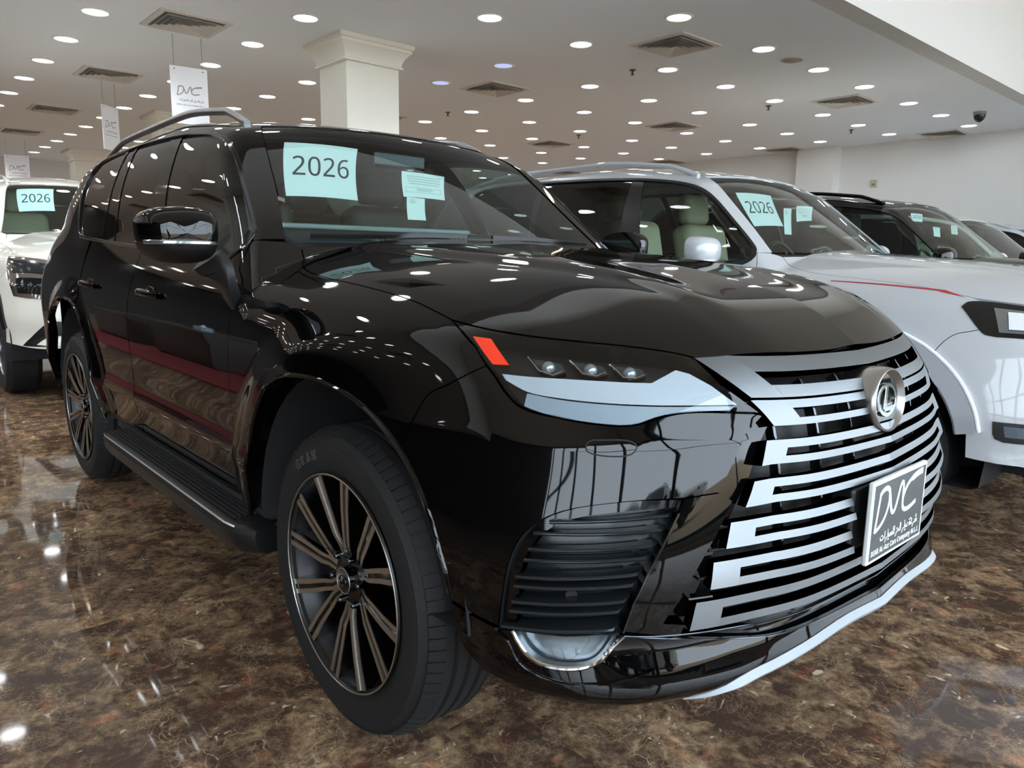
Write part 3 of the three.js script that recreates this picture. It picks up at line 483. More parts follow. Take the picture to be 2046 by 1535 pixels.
  const botAt = (x) => { for (let i = 0; i < belt.length - 1; i++) if (belt[i][0] >= x && belt[i + 1][0] < x) { const t = (belt[i][0] - x) / (belt[i][0] - belt[i + 1][0]); return [x, mix(belt[i][1], belt[i + 1][1], t), mix(belt[i][2], belt[i + 1][2], t)]; } return belt.at(-1); };
  const cut = (xt, xb) => densify([topAt(xt), botAt(xb)], 0.05);
  const between = (t0, t1, b0, b1) => [...dloTop.filter((p) => p[0] < t0 && p[0] > t1), ...cut(t1, b1), ...belt.filter((p) => p[0] < b0 && p[0] > b1).reverse(), ...cut(t0, b0).reverse()];
  const lampIn = [[0.758, 1.042, 0.531], [0.809, 0.994, 0.510], [0.845, 0.957, 0.475], [0.868, 0.930, 0.450]];
  const lampBot = smooth([[0.868, 0.930, 0.450], [0.845, 0.934, 0.50], [0.79, 0.938, 0.60], [0.765, 0.930, 0.655], [0.738, 0.917, 0.701], [0.667, 0.920, 0.767], [0.625, 0.927, 0.794], [0.591, 0.931, 0.814], [0.555, 0.942, 0.830], [0.518, 0.968, 0.838], [0.490, 0.995, 0.840], [0.464, 1.015, 0.842]], 4);
  const lampOutline = [...lampTop, ...lampIn.slice(1), ...lampBot, ...tail];
  return { sz, S, lampTop, hoodFront, hoodSide, hoodBack, tail, shut, archF, cutAt, fendGap, belt, beltTo, archR, rcut, dloTop, dloBack, screenEdge, ditch, header, scBottom, topAt, botAt, cut, between, lampIn, lampBot, lampOutline };
}

const body = bigBody(), D = domains(body);
{
  const car = thing('luxury_suv', 'shiny black SUV with a broad slatted silver grille and a 2026 sheet in its windscreen', 'car');
  const { sz, S, lampTop, hoodFront, hoodSide, hoodBack, tail, shut, archF, cutAt, fendGap, belt, beltTo, archR, rcut, dloTop, dloBack, screenEdge, ditch, header, scBottom, topAt, botAt, cut, between, lampIn, lampBot, lampOutline } = carOutlines(D);
  const both = (name, g, m, label, parent = car) => { mesh(name, g, m, parent, label); mesh(name, flipZ(g), m, parent, label); };
  const mz = (pts) => pts.map(([x, y, z]) => [x, y, -z]);
  const sym = (pts) => [...pts, ...mz(pts).reverse()];

  // outlines shared between neighbours (right-hand side)

  mesh('hood', skin(D.A, sym([...hoodFront, ...lampTop.slice().reverse(), ...hoodSide, ...hoodBack]), { cell: 0.016 }), PAINT, car);
  both('front_fender', skin(D.A, [...tail.slice().reverse().reverse(), ...hoodSide, [-0.645, 1.277, 0.76], ...shut, ...archF.slice(0, cutAt + 1), ...fendGap], { cell: 0.016, depth: 0.03 }), PAINT);
  const sillY = 0.475;
  for (const a of [archF, archR]) { const [P, N] = onBody(D.A, a); both('arch_lip', sweep(P, N, roundProfile(0.0065, 8)), PAINT); }
  both('front_door', skin(D.A, [...shut.slice().reverse(), ...beltTo(-0.69, -1.695), ...S([-1.70, 1.25], [-1.70, 0.9], [-1.70, sillY], [-1.2, sillY], [-0.8, sillY])], { cell: 0.02 }), PAINT);
  both('rear_door', skin(D.A, [...S([-1.705, 1.25]), ...beltTo(-1.71, -2.61), ...S([-2.615, 1.292], [-2.60, 1.15], [-2.56, 1.02]), ...archR.slice(0, rcut + 1).reverse(), ...S([-2.24, sillY], [-1.705, sillY])], { cell: 0.025 }), PAINT);
  both('rear_quarter_panel', skin(D.A, [...beltTo(-2.625, -2.8), ...dloBack.slice().reverse(), ...S([-3.45, 1.66], [-3.62, 1.60], [-3.78, 1.25], [-3.82, 1.0], [-3.84, 0.70], [-3.80, 0.46]), ...archR.slice(rcut).reverse(), ...S([-2.57, 1.02], [-2.61, 1.15])], { cell: 0.025, depth: 0.03 }), PAINT);
  both('sill', skin(D.A, S([-0.56, 0.472], [-1.2, 0.472], [-2.25, 0.472], [-2.25, 0.435], [-1.2, 0.435], [-0.56, 0.435]), { cell: 0.04, off: -0.012 }), TRIM);
  // roof, pillars and glass
  both('roof_side_rail', skin(D.A, [...screenEdge, ...ditch.slice(1), ...S([-3.62, 1.60], [-3.45, 1.66]), ...dloTop.slice().reverse(), [-0.686, 1.276, 0.845]], { cell: 0.02 }), PAINT);
  mesh('roof', skin(D.A, sym([...header.slice().reverse(), ...ditch.slice(1)]), { cell: 0.03 }), PAINT, car);
  mesh('windscreen', skin(D.A, sym([...scBottom.slice().reverse(), ...screenEdge.slice(1), ...header.slice(1)]), { cell: 0.03, off: -0.004, depth: 0 }), GLASS, car, 'greenish windscreen glass');
  mesh('cowl', skin(D.A, sym([...hoodBack.slice().reverse(), ...scBottom]), { cell: 0.03, off: -0.012 }), TRIM, car);
  { const [P, N] = onBody(D.A, densify([...dloTop.slice(2), ...dloBack.slice(1), ...belt.slice().reverse()], 0.02)); both('window_chrome_trim', sweep(P, N, barProfile(0.017, -0.010, 0.005, 0.003), true), DARKCHROME); }
  // side windows between the pillars
  const glassAt = (name, t0, t1, b0, b1, m) => both(name, skin(D.A, between(t0, t1, b0, b1), { cell: 0.04, off: -0.006, depth: 0, gap: 0 }), m);
  glassAt('front_door_window', -0.71, -1.727, -0.70, -1.49, new THREE.MeshPhysicalMaterial({ color: lin(0.42, 0.47, 0.45), roughness: 0, transmission: 1, thickness: 0, ior: 1.52 }));
  glassAt('rear_door_window', -1.881, -2.44, -1.64, -2.20, TINT);
  glassAt('vent_window', -2.475, -2.60, -2.225, -2.43, TINT);
  both('quarter_window', skin(D.A, [...dloTop.filter((p) => p[0] < -2.645), ...dloBack.slice(1), ...belt.filter((p) => p[0] < -2.49 && p[0] > -2.8).reverse(), ...cut(-2.645, -2.49).reverse()], { cell: 0.04, off: -0.006, depth: 0, gap: 0 }), TINT);
  both('door_pillar_trim', skin(D.A, between(-1.727, -1.881, -1.49, -1.64), { cell: 0.04, off: -0.003, gap: 0 }), GLOSS);
  both('window_divider', skin(D.A, between(-2.44, -2.475, -2.20, -2.225), { cell: 0.04, off: -0.003, gap: 0 }), GLOSS);
  both('window_divider', skin(D.A, between(-2.60, -2.645, -2.43, -2.49), { cell: 0.04, off: -0.003, gap: 0 }), GLOSS);
  // roof rails
  { const [P] = onBody(D.A, smooth([[-1.32, 1.76, 0.60], [-1.55, 1.79, 0.60], [-2.1, 1.81, 0.60], [-2.9, 1.80, 0.60], [-3.35, 1.77, 0.59]], 6)); const n = P.length; const Q = P.map((p, i) => [p[0], p[1] + 0.006 + 0.040 * Math.min(1, Math.min(i, n - 1 - i) / 5), p[2]]); both('roof_rail', sweep(Q, Q.map(() => [0, 1, 0]), roundProfile(0.016, 10, 0.9, 1)), BRIGHT); }
  // back end
  mesh('tailgate', skin(D.R, [[0, 0.62, -0.80], [0, 0.62, 0.80], [0, 1.1, 0.80], [0, 1.60, 0.62], [0, 1.66, 0.5], [0, 1.66, -0.5], [0, 1.60, -0.62], [0, 1.1, -0.80]], { cell: 0.06 }), PAINT, car);
  mesh('rear_bumper', skin(D.R, [[0, 0.46, -0.86], [0, 0.46, 0.86], [0, 0.61, 0.86], [0, 0.61, -0.86]], { cell: 0.06 }), PAINT, car);
  // ---- front end ----
  both('bumper_cover', skin(D.S, [...fendGap.slice().reverse(), ...archF.slice(cutAt), ...[[0.470, 0.528, 0.942], [0.515, 0.512, 0.93], [0.580, 0.497, 0.902]], ...smooth([[0.580, 0.497, 0.902], [0.589, 0.566, 0.899], [0.604, 0.661, 0.887], [0.629, 0.716, 0.864], [0.676, 0.753, 0.823], [0.765, 0.778, 0.737], [0.827, 0.782, 0.646]], 4), [0.861, 0.788, 0.574], [0.862, 0.84, 0.54], [0.863, 0.889, 0.506], [0.872, 0.927, 0.448], ...lampBot.slice(1)], { cell: 0.013, depth: 0.03 }), PAINT);
  { // headlamp
    const h = mesh('headlamp', skin(D.S, lampOutline, { cell: 0.016, off: -0.055, depth: 0, gap: 0.004 }), std(0x0a0a0b, 0.35), car, 'dark headlamp housing with a white light blade');
    const side = (s, hp) => {
      const fl = (g) => s > 0 ? g : flipZ(g);
      const k = (P) => fl(P);
      mesh('lens', k(skin(D.S, lampOutline, { cell: 0.014, gap: 0.003, depth: 0.05 })), CLEAR, hp);
      const drl = smooth([[0.496, 1.005, 0.832], [0.552, 1.004, 0.803], [0.638, 1.004, 0.741], [0.70, 1.001, 0.675], [0.734, 1.000, 0.632]], 4).concat([[0.752, 1.026, 0.576], [0.770, 1.018, 0.553], [0.80, 0.992, 0.520], [0.845, 0.955, 0.487]], smooth([[0.845, 0.955, 0.487], [0.772, 0.960, 0.630], [0.70, 0.963, 0.72], [0.62, 0.968, 0.785], [0.56, 0.976, 0.82], [0.51, 0.995, 0.836]], 4));
      mesh('light_blade', k(skin(D.S, drl, { cell: 0.014, off: -0.014, depth: 0.03, gap: 0 })), std(0xa6b0b7, 0.25, 0), hp);
      const low = smooth([[0.84, 0.951, 0.492], [0.772, 0.956, 0.630], [0.70, 0.959, 0.72], [0.62, 0.964, 0.785], [0.56, 0.972, 0.82]], 4).concat(smooth([[0.56, 0.945, 0.826], [0.60, 0.934, 0.806], [0.667, 0.925, 0.765], [0.738, 0.922, 0.698], [0.772, 0.94, 0.637], [0.84, 0.945, 0.505]], 4));
      mesh('lower_reflector', k(skin(D.S, low, { cell: 0.014, off: -0.012, depth: 0.03, gap: 0 })), std(0x84929c, 0.3), hp);
      mesh('marker', k(skin(D.S, [[0.393, 1.076, 0.824], [0.435, 1.073, 0.808], [0.504, 1.023, 0.818], [0.471, 1.022, 0.835]], { cell: 0.02, off: -0.010, gap: 0, depth: 0.01 })), std(0xff3a12, 0.3), hp);
      for (const [a, b] of [[[0.530, 1.048, 0.783], [0.608, 1.013, 0.757]], [[0.604, 1.046, 0.730], [0.673, 1.014, 0.694]], [[0.666, 1.040, 0.673], [0.725, 1.010, 0.631]]]) {
        mesh('projector', k(skin(D.S, [a, [a[0] + (b[0] - a[0]) * 0.85, a[1], a[2] + (b[2] - a[2]) * 0.85], [b[0], b[1] + 0.012, b[2]], [b[0] - 0.02, b[1], b[2] + 0.017], [a[0] + 0.02, b[1], a[2] - 0.01]], { cell: 0.02, off: -0.028, gap: 0, depth: 0.02 })), std(0x26282b, 0.25), hp);
        const P = onBody(D.S, [[(a[0] + b[0]) / 2, (a[1] + b[1]) / 2, (a[2] + b[2]) / 2]], -0.03)[0][0];
        mesh('projector_lens', k(new THREE.SphereGeometry(0.0145, 20, 12).translate(...P)), std(0x8f979c, 0.05, 0.6), hp);
        const ed = onBody(D.S, densify([[a[0] - 0.006, a[1], a[2] + 0.004], [a[0] + 0.02, b[1], a[2] - 0.01], [b[0] - 0.02, b[1], b[2] + 0.017], [b[0] - 0.004, b[1] + 0.012, b[2] + 0.004]], 0.01), -0.022); mesh('projector_edge', k(sweep(ed[0], ed[1], roundProfile(0.0018, 6))), CHROME, hp);
      }
    };
    side(1, h);
    const h2 = mesh('headlamp', flipZ(h.geometry), h.material, car, 'dark headlamp housing with a white light blade'); side(-1, h2);
  }
  { // washer cap on the bumper corner
    const c = smooth([[0.692, 0.888, 0.76], [0.745, 0.888, 0.71], [0.755, 0.880, 0.705], [0.752, 0.868, 0.71], [0.74, 0.861, 0.722], [0.70, 0.861, 0.757], [0.686, 0.868, 0.768], [0.685, 0.880, 0.768], [0.692, 0.888, 0.76]], 5);
    both('washer_cap', skin(D.S, c, { cell: 0.02, gap: 0.001, off: 0.0018, depth: 0.004 }), PAINT);
    const [P, N] = onBody(D.S, densify(c, 0.008)); both('washer_cap_seam', sweep(P.slice(0, -1), N.slice(0, -1), barProfile(0.0035, -0.003, 0.0012, 0.0005), true), DARK);
  }
  { // corner intake with thin paired fins
    const edge = smooth([[0.580, 0.492, 0.902], [0.589, 0.566, 0.899], [0.604, 0.661, 0.887], [0.629, 0.716, 0.864], [0.676, 0.753, 0.823], [0.765, 0.778, 0.737], [0.827, 0.780, 0.648]], 4).concat([[0.828, 0.752, 0.662], [0.823, 0.696, 0.694], [0.814, 0.642, 0.725], [0.801, 0.585, 0.746], [0.789, 0.515, 0.759]], [[0.70, 0.500, 0.83], [0.62, 0.495, 0.885]]);
    both('corner_intake', skin(D.S, edge, { cell: 0.03, off: -0.05, gap: 0, depth: -0.048 }), std(0x1b2023, 0.2));
    both('intake_edge', skin(D.S, smooth([[0.580, 0.492, 0.902], [0.589, 0.566, 0.899], [0.604, 0.661, 0.887], [0.629, 0.716, 0.864], [0.676, 0.753, 0.823], [0.765, 0.778, 0.737], [0.827, 0.780, 0.648]], 4).concat(smooth([[0.827, 0.762, 0.656], [0.765, 0.757, 0.744], [0.69, 0.737, 0.815], [0.650, 0.705, 0.852], [0.626, 0.655, 0.878], [0.616, 0.566, 0.886], [0.611, 0.495, 0.890]], 4)), { cell: 0.02, off: -0.018, gap: 0.001, depth: 0.03 }), GLOSS);
    const L = [[0.660, 0.731, 0.842], [0.637, 0.706, 0.863], [0.632, 0.673, 0.872], [0.627, 0.651, 0.878], [0.614, 0.613, 0.888], [0.611, 0.592, 0.889], [0.606, 0.556, 0.891], [0.601, 0.534, 0.893], [0.583, 0.494, 0.901]];
    const Rr = [[0.828, 0.752, 0.660], [0.828, 0.725, 0.673], [0.823, 0.696, 0.694], [0.820, 0.673, 0.707], [0.814, 0.642, 0.725], [0.810, 0.620, 0.733], [0.801, 0.585, 0.746], [0.794, 0.562, 0.754], [0.789, 0.520, 0.759]];
    L.forEach((a, i) => {
      const A = D.S.to(a), B = D.S.to(Rr[i]), P = [], N = [];
      for (let k = 0; k <= 24; k++) { const t = k / 24, q = D.S.P(mix(A[0], B[0], t), mix(A[1], B[1], t)), n = gradN(body, q), inn = -0.006 - 0.03 * sstep(0.93, 1, t); P.push([q[0] + n[0] * inn, q[1] + n[1] * inn, q[2] + n[2] * inn]); N.push(n); }
      both('intake_fin', sweep(P, N, barProfile(0.0075, -0.036, 0.004, 0.003)), std(0x2c3033, 0.16, 0.5));
    });
    both('parking_sensor', new THREE.CylinderGeometry(0.011, 0.012, 0.02, 24).rotateZ(Math.PI / 2).rotateY(-0.75).translate(...onBody(D.S, [[0.70, 0.575, 0.82]], -0.042)[0][0]), TRIM);
  }
  { // painted blade between intake and grille, the narrow slot and its rungs
    both('bumper_blade', skin(D.S, [[0.827, 0.782, 0.646], [0.828, 0.752, 0.661], [0.823, 0.696, 0.694], [0.814, 0.642, 0.725], [0.801, 0.585, 0.746], [0.789, 0.518, 0.759], [0.835, 0.502, 0.690], [0.855, 0.497, 0.655], [0.858, 0.522, 0.648], [0.836, 0.532, 0.691], [0.845, 0.59, 0.66], [0.857, 0.65, 0.622], [0.867, 0.71, 0.583], [0.876, 0.770, 0.550], [0.861, 0.788, 0.574]], { cell: 0.014, gap: 0.001, depth: 0.03 }), PAINT);
    both('grille_surround', skin(D.S, [[0.863, 0.889, 0.506], [0.872, 0.927, 0.448], [0.885, 0.906, 0.420], [0.885, 0.878, 0.444], [0.887, 0.831, 0.473], [0.888, 0.80, 0.492], [0.884, 0.757, 0.527], [0.880, 0.700, 0.562], [0.873, 0.64, 0.595], [0.865, 0.57, 0.622], [0.855, 0.505, 0.640], [0.858, 0.522, 0.648], [0.845, 0.55, 0.675], [0.836, 0.532, 0.688], [0.845, 0.59, 0.66], [0.857, 0.65, 0.622], [0.867, 0.71, 0.583], [0.876, 0.770, 0.550], [0.861, 0.788, 0.574], [0.862, 0.84, 0.54]], { cell: 0.02, gap: 0, off: -0.022, depth: 0 }), GLOSS);
    for (const y of [0.716, 0.675, 0.620, 0.575]) {
      const z = mix(0.575, 0.665, (0.73 - y) / 0.19), A = D.S.to([0.865, y, z]), B = D.S.to([0.872, y, z - 0.062]), P = [], N = [];
      for (let k = 0; k <= 6; k++) { const q = D.S.P(mix(A[0], B[0], k / 6), mix(A[1], B[1], k / 6)), n = gradN(body, q); P.push(q); N.push(n); }
      both('slot_rung', sweep(P, N, barProfile(0.006, -0.03, -0.004, 0.002)), GLOSS);
    }
    const [P, N] = onBody(D.S, densify([[0.789, 0.516, 0.759], [0.801, 0.585, 0.746], [0.814, 0.642, 0.725], [0.823, 0.696, 0.694], [0.829, 0.755, 0.659]], 0.02)); both('blade_edge_trim', sweep(P, N, barProfile(0.005, -0.02, 0.003, 0.001)), DARKCHROME);
  }
  { // lower valance, fog lamps and the silver skid strip
    const fogEdge = smooth([[0.608, 0.495, 0.890], [0.618, 0.475, 0.885], [0.637, 0.452, 0.875], [0.665, 0.438, 0.86], [0.72, 0.440, 0.82], [0.755, 0.455, 0.793], [0.79, 0.508, 0.757]], 4);
    const val = smooth([[0.79, 0.508, 0.757], [0.835, 0.495, 0.690], [0.876, 0.478, 0.600], [0.914, 0.463, 0.477], [0.944, 0.455, 0.314], [0.955, 0.452, 0]], 4);
    const skidTop = smooth([[0.95, 0.412, 0], [0.945, 0.412, 0.206], [0.90, 0.388, 0.46], [0.866, 0.366, 0.553], [0.845, 0.350, 0.60]], 4);
    const low = smooth([[0.835, 0.352, 0.60], [0.78, 0.352, 0.70], [0.715, 0.36, 0.79], [0.65, 0.366, 0.845], [0.613, 0.372, 0.868], [0.585, 0.385, 0.889]], 3);
    mesh('lower_valance', skin(D.S, sym([...skidTop, ...low, [0.545, 0.394, 0.905], [0.50, 0.425, 0.92], [0.480, 0.458, 0.935], [0.470, 0.522, 0.942], [0.515, 0.507, 0.93], [0.575, 0.492, 0.904], ...fogEdge, ...val.slice(1)].reverse()), { cell: 0.015, depth: 0.03 }), PAINT, car);
    { const pts = sym(smooth([[0.95, 0.424, 0], [0.948, 0.425, 0.206], [0.905, 0.401, 0.46], [0.868, 0.372, 0.56], [0.835, 0.346, 0.61]], 5).reverse()), [P, N] = onBody(D.S, densify(pts, 0.02)); mesh('skid_strip', sweep(P, N.map((n) => { const v = [n[0], n[1] + 1.0, n[2]], l = Math.hypot(...v); return [v[0] / l, v[1] / l, v[2] / l]; }), [(t) => { const k = Math.min(1, Math.min(t, 1 - t) / 0.10) * 0.85 + 0.15, h = 0.0105 * k; return [[-h, -0.016], [h, -0.016], [h, 0.006], [h * 0.8, 0.009], [-h * 0.8, 0.009], [-h, 0.006]]; }, 0, 0, 0, 0, 0]), std(0xa0a7ac, 0.35, 0), car, 'silver strip under the nose'); }
    for (const s of [1, -1]) {
      const k = (g) => s > 0 ? g : flipZ(g);
      const fog = mesh('fog_lamp', k(skin(D.S, [...fogEdge, [0.74, 0.512, 0.80], [0.68, 0.503, 0.845]], { cell: 0.02, off: -0.03, gap: 0.001, depth: -0.028 })), std(0x6d757a, 0.25, 0.8), car);
      const E = [[0.635, 0.492, 0.878], [0.648, 0.462, 0.868], [0.675, 0.452, 0.852], [0.715, 0.455, 0.825], [0.742, 0.495, 0.803], [0.70, 0.497, 0.835]];
      mesh('fog_lens', k(skin(D.S, smooth([...E, E[0]], 3), { cell: 0.02, off: -0.010, gap: 0, depth: 0.012 })), CLEAR, fog);
      const [P, N] = onBody(D.S, densify(fogEdge, 0.012)); mesh('fog_chrome', k(sweep(P, N, barProfile(0.010, -0.02, 0.004, 0.003))), CHROME, fog);
    }
    { const [P, N] = onBody(D.S, densify(sym(val.slice().reverse()), 0.02)); mesh('valance_trim', sweep(P, N, barProfile(0.004, -0.01, 0.003, 0.001)), DARKCHROME, car); }
    { const [P, N] = onBody(D.S, densify(smooth([[0.572, 0.490, 0.905], [0.585, 0.483, 0.90], [0.600, 0.470, 0.893], [0.625, 0.43, 0.878], [0.67, 0.412, 0.852], [0.75, 0.415, 0.79], [0.82, 0.44, 0.70]], 5), 0.015)); both('valance_crease', sweep(P, N, [[-0.006, -0.004], [0.006, -0.004], [0.001, 0.006], [-0.001, 0.006]]), PAINT); }
  }
  { // grille: dark back, uprights, seven slotted blades
    const ends = [[1.042, 0.529, 0.962, 0.456], [0.957, 0.460, 0.906, 0.424], [0.878, 0.449, 0.831, 0.478], [0.802, 0.496, 0.756, 0.529], [0.727, 0.556, 0.680, 0.576], [0.651, 0.595, 0.603, 0.608], [0.569, 0.623, 0.518, 0.634]];
    mesh('grille_back', skin(D.F, sym([[0, 0.47, 0], [0, 0.47, 0.62], [0, 0.60, 0.60], [0, 0.76, 0.52], [0, 0.88, 0.44], [0, 0.93, 0.43], [0, 1.02, 0.50], [0, 1.03, 0.3], [0, 1.03, 0]].reverse()), { cell: 0.06, off: -0.075, depth: 0, gap: 0 }), std(0x040506, 0.5), car);
    for (const z of [-0.40, -0.26, -0.12, 0.12, 0.26, 0.40]) { const pts = []; for (let y = 0.49; y < 1.02; y += 0.03) pts.push([0.9, y, z]); const [P, N] = onBody(D.F, pts, -0.03); mesh('grille_upright', sweep(P, N, barProfile(0.007, -0.02, 0.004, 0.001)), DARKCHROME, car); }
    const dip = (z) => -0.012 * (1 - Math.min(1, (z / 0.45) ** 2));
    ends.forEach(([y0, z0, y1, z1], i) => {
      const bars = [], ht = y0 - y1, tu = i === 0 ? 0.030 : 0.0165, tl = i === 0 ? 0.024 : 0.0145, endw = i < 2 ? 0.085 : 0.062;
      const zu = (y) => mix(z0, z1, (y0 - y) / ht);
      const piece = (ya, yb, za, zb) => {   // a run of bar between za and zb (functions of nothing), top ya, bottom yb
        const up = [], dn = [], n = 26;
        for (let k = 0; k <= n; k++) { const t = k / n; up.push([0.9, ya + dip(mix(za[0], zb[0], t)), mix(za[0], zb[0], t)]); dn.push([0.9, yb + dip(mix(za[1], zb[1], t)), mix(za[1], zb[1], t)]); }
        return skin(D.F, [...up, ...dn.reverse()], { cell: 0.022, gap: 0, depth: 0.026, off: -0.002, warp: (P, q) => Math.max(0, y0 + dip(q[0]) - q[1]) * [0, 0.03, 0.12, 0.2, 0.25, 0.28, 0.3][i] });
      };
      const open = i === 4 || i === 5 ? 0.175 : 0;
      for (const s of [1, -1]) {
        const q = (g) => s > 0 ? g : flipZ(g), yi = y0 - tu, yj = y1 + tl;
        bars.push(q(piece(y0, y1, [zu(y0) - endw, zu(y1) - endw], [zu(y0), zu(y1)])));
        bars.push(q(piece(y0, yi, [open, open], [zu(y0) - endw, zu(yi) - endw])));
        bars.push(q(piece(yj, y1, [open, open], [zu(yj) - endw, zu(y1) - endw])));
      }
      mesh('grille_blade', bars, SATIN, car, 'satin silver slotted blade');
    });
    mesh('grille_lower_panel', skin(D.S, sym([[0.95, 0.53, 0], [0.94, 0.53, 0.30], [0.90, 0.53, 0.52], [0.862, 0.525, 0.66], [0.85, 0.498, 0.68], [0.876, 0.476, 0.600], [0.914, 0.461, 0.477], [0.944, 0.453, 0.314], [0.955, 0.450, 0]].reverse()), { cell: 0.03, off: -0.024, depth: 0, gap: 0 }), GLOSS, car);
    mesh('grille_camera_cover', rbox(0.90, 0.955, 0.585, 0.735, -0.175, 0.175, 0.01), TRIM, car);
  }
  { // round emblem on the grille
    const ex = 0.918, ey = 0.915, em = new THREE.Group(); em.name = 'emblem'; em.position.set(ex, ey, 0); em.rotation.y = Math.PI / 2; em.rotation.order = 'YXZ'; em.rotation.x = -0.10; car.add(em);
    const bowl = new THREE.LatheGeometry([[0.066, 0.012], [0.072, 0.022], [0.077, 0.028], [0.081, 0.026], [0.084, 0.016], [0.086, -0.01], [0.086, -0.06]].map(([r, z]) => new THREE.Vector2(r, z)), 64).rotateX(Math.PI / 2).scale(1.08, 0.93, 1);
    mesh('emblem_ring', creased(bowl, 0.9), BRIGHT, em);
    mesh('emblem_plate', new THREE.CylinderGeometry(0.068, 0.068, 0.02, 48).rotateX(Math.PI / 2).scale(1.08, 0.93, 1).translate(0, 0, 0.004), std(0x0a1413, 0.03), em);
    const o = new THREE.Shape(); o.absellipse(0, 0, 0.060, 0.045, 0, Math.PI * 2); const hl = new THREE.Path(); hl.absellipse(0.003, 0.001, 0.052, 0.036, 0, Math.PI * 2); o.holes.push(hl);
    const oval = new THREE.ExtrudeGeometry(o, { depth: 0.006, bevelEnabled: true, bevelSize: 0.0015, bevelThickness: 0.002, bevelSegments: 2, curveSegments: 40 });
    const l = new THREE.Shape([[-0.012, 0.040], [0.002, 0.040], [-0.012, -0.012], [-0.008, -0.018], [0.040, -0.018], [0.030, -0.030], [-0.024, -0.030], [-0.030, -0.022]].map(([x, y]) => new THREE.Vector2(x, y)));
    mesh('emblem_letter', [oval.scale(0.86, 0.86, 1).translate(0, 0, 0.012), new THREE.ExtrudeGeometry(l, { depth: 0.008, bevelEnabled: true, bevelSize: 0.0015, bevelThickness: 0.002, bevelSegments: 2 }).scale(0.82, 0.82, 1).translate(0, 0, 0.012)], std(0x9aa3a3, 0.12, 1), em);
  }
  // ---- mirrors ----
  for (const s of [1, -1]) {
    const q = (g) => s > 0 ? g : flipZ(g).translate(0.64, 0, 0.985), m = new THREE.Group(); m.name = 'door_mirror'; car.add(m); if (s < 0) { m.position.set(-0.64, 0, -0.985); m.rotation.y = 1.5; m.userData.label = 'folded door mirror'; }
    // rounded shell: a squashed lofted cap, its flat glass facing back
    const cap = [], n = 40, rings = 14;
    const shape = (a, k) => { const c = Math.cos(a), t = Math.sin(a), e = 0.62; const sx = Math.sign(c) * Math.abs(c) ** e, sy = Math.sign(t) * Math.abs(t) ** e; return [sx * 0.100 * (1 + 0.05 * sy), sy * 0.080 * (1 - 0.10 * (sx < 0 ? 0 : sx))]; };
    const P = []; for (let r = 0; r <= rings; r++) { const t = r / rings, g = Math.sin(Math.acos(Math.min(1, t * 0.999)) ) , sc = Math.pow(1 - t ** 2.6, 0.42); for (let i = 0; i < n; i++) { const [w, h] = shape(i / n * 2 * Math.PI); P.push([-0.62 + 0.115 * t - 0.03 * (w / 0.100) * sc, 1.283 + h * sc + 0.004 * t, 1.100 + w * sc]); } }
    const idx = []; for (let r = 0; r < rings; r++) for (let i = 0; i < n; i++) { const a = r * n + i, b = r * n + (i + 1) % n; idx.push(a, b, a + n, b, b + n, a + n); }
    const g = new THREE.BufferGeometry(); g.setAttribute('position', new THREE.Float32BufferAttribute(P.flat(), 3)); g.setIndex(idx); g.computeVertexNormals();
    const upper = [], lower = []; for (let i = 0; i < idx.length; i += 3) { const y = (P[idx[i]][1] + P[idx[i + 1]][1] + P[idx[i + 2]][1]) / 3; (y > 1.259 ? upper : lower).push(idx[i], idx[i + 2], idx[i + 1]); }
    const part = (list) => { const h = g.clone(); h.setIndex(list); const nn = h.attributes.normal; for (let i = 0; i < nn.count; i++) nn.setXYZ(i, -nn.getX(i), -nn.getY(i), -nn.getZ(i)); return h; };
    mesh('mirror_cap', q(part(upper)), PAINT, m); mesh('mirror_base', q(part(lower)), TRIM, m);
    const ring = P.slice(0, n).map((p) => [p[0], p[1], p[2]]); const fanI = []; for (let i = 1; i < n - 1; i++) fanI.push(0, i, i + 1); const fg = new THREE.BufferGeometry(); fg.setAttribute('position', new THREE.Float32BufferAttribute(ring.flat(), 3)); fg.setIndex(fanI); fg.computeVertexNormals(); mesh('mirror_glass', q(fg), std(0x99a0a5, 0.03, 1), m);
    const band = []; for (let i = 0; i <= 24; i++) { const t = i / 24, z = mix(1.010, 1.192, t), w = (z - 1.10) / 0.1005, b = Math.sqrt(Math.max(0, 1 - Math.min(1, Math.abs(w)) ** 2.6)); band.push([-0.62 + 0.118 * b - 0.03 * w * 0.7 + 0.001, 1.262, z]); }
    mesh('turn_signal', q(sweep(band, band.map((p, i) => { const w = (p[2] - 1.10) / 0.1005; const l = Math.hypot(1, w * 1.5); return [1 / l, 0, w * 1.5 / l]; }), barProfile(0.012, -0.02, 0.004, 0.003))), std(0xb6bcc0, 0.1, 0.9), m);
    mesh('mirror_arm', q(sweep(smooth([[-0.60, 1.215, 1.02], [-0.60, 1.175, 0.985], [-0.615, 1.125, 0.955], [-0.63, 1.09, 0.935]], 4), Array(13).fill([0.2, 0.5, 0.85]), [[-0.05, -0.018], [0.05, -0.018], [0.05, 0.012], [0.035, 0.02], [-0.035, 0.02], [-0.05, 0.012]])), TRIM, m);
  }
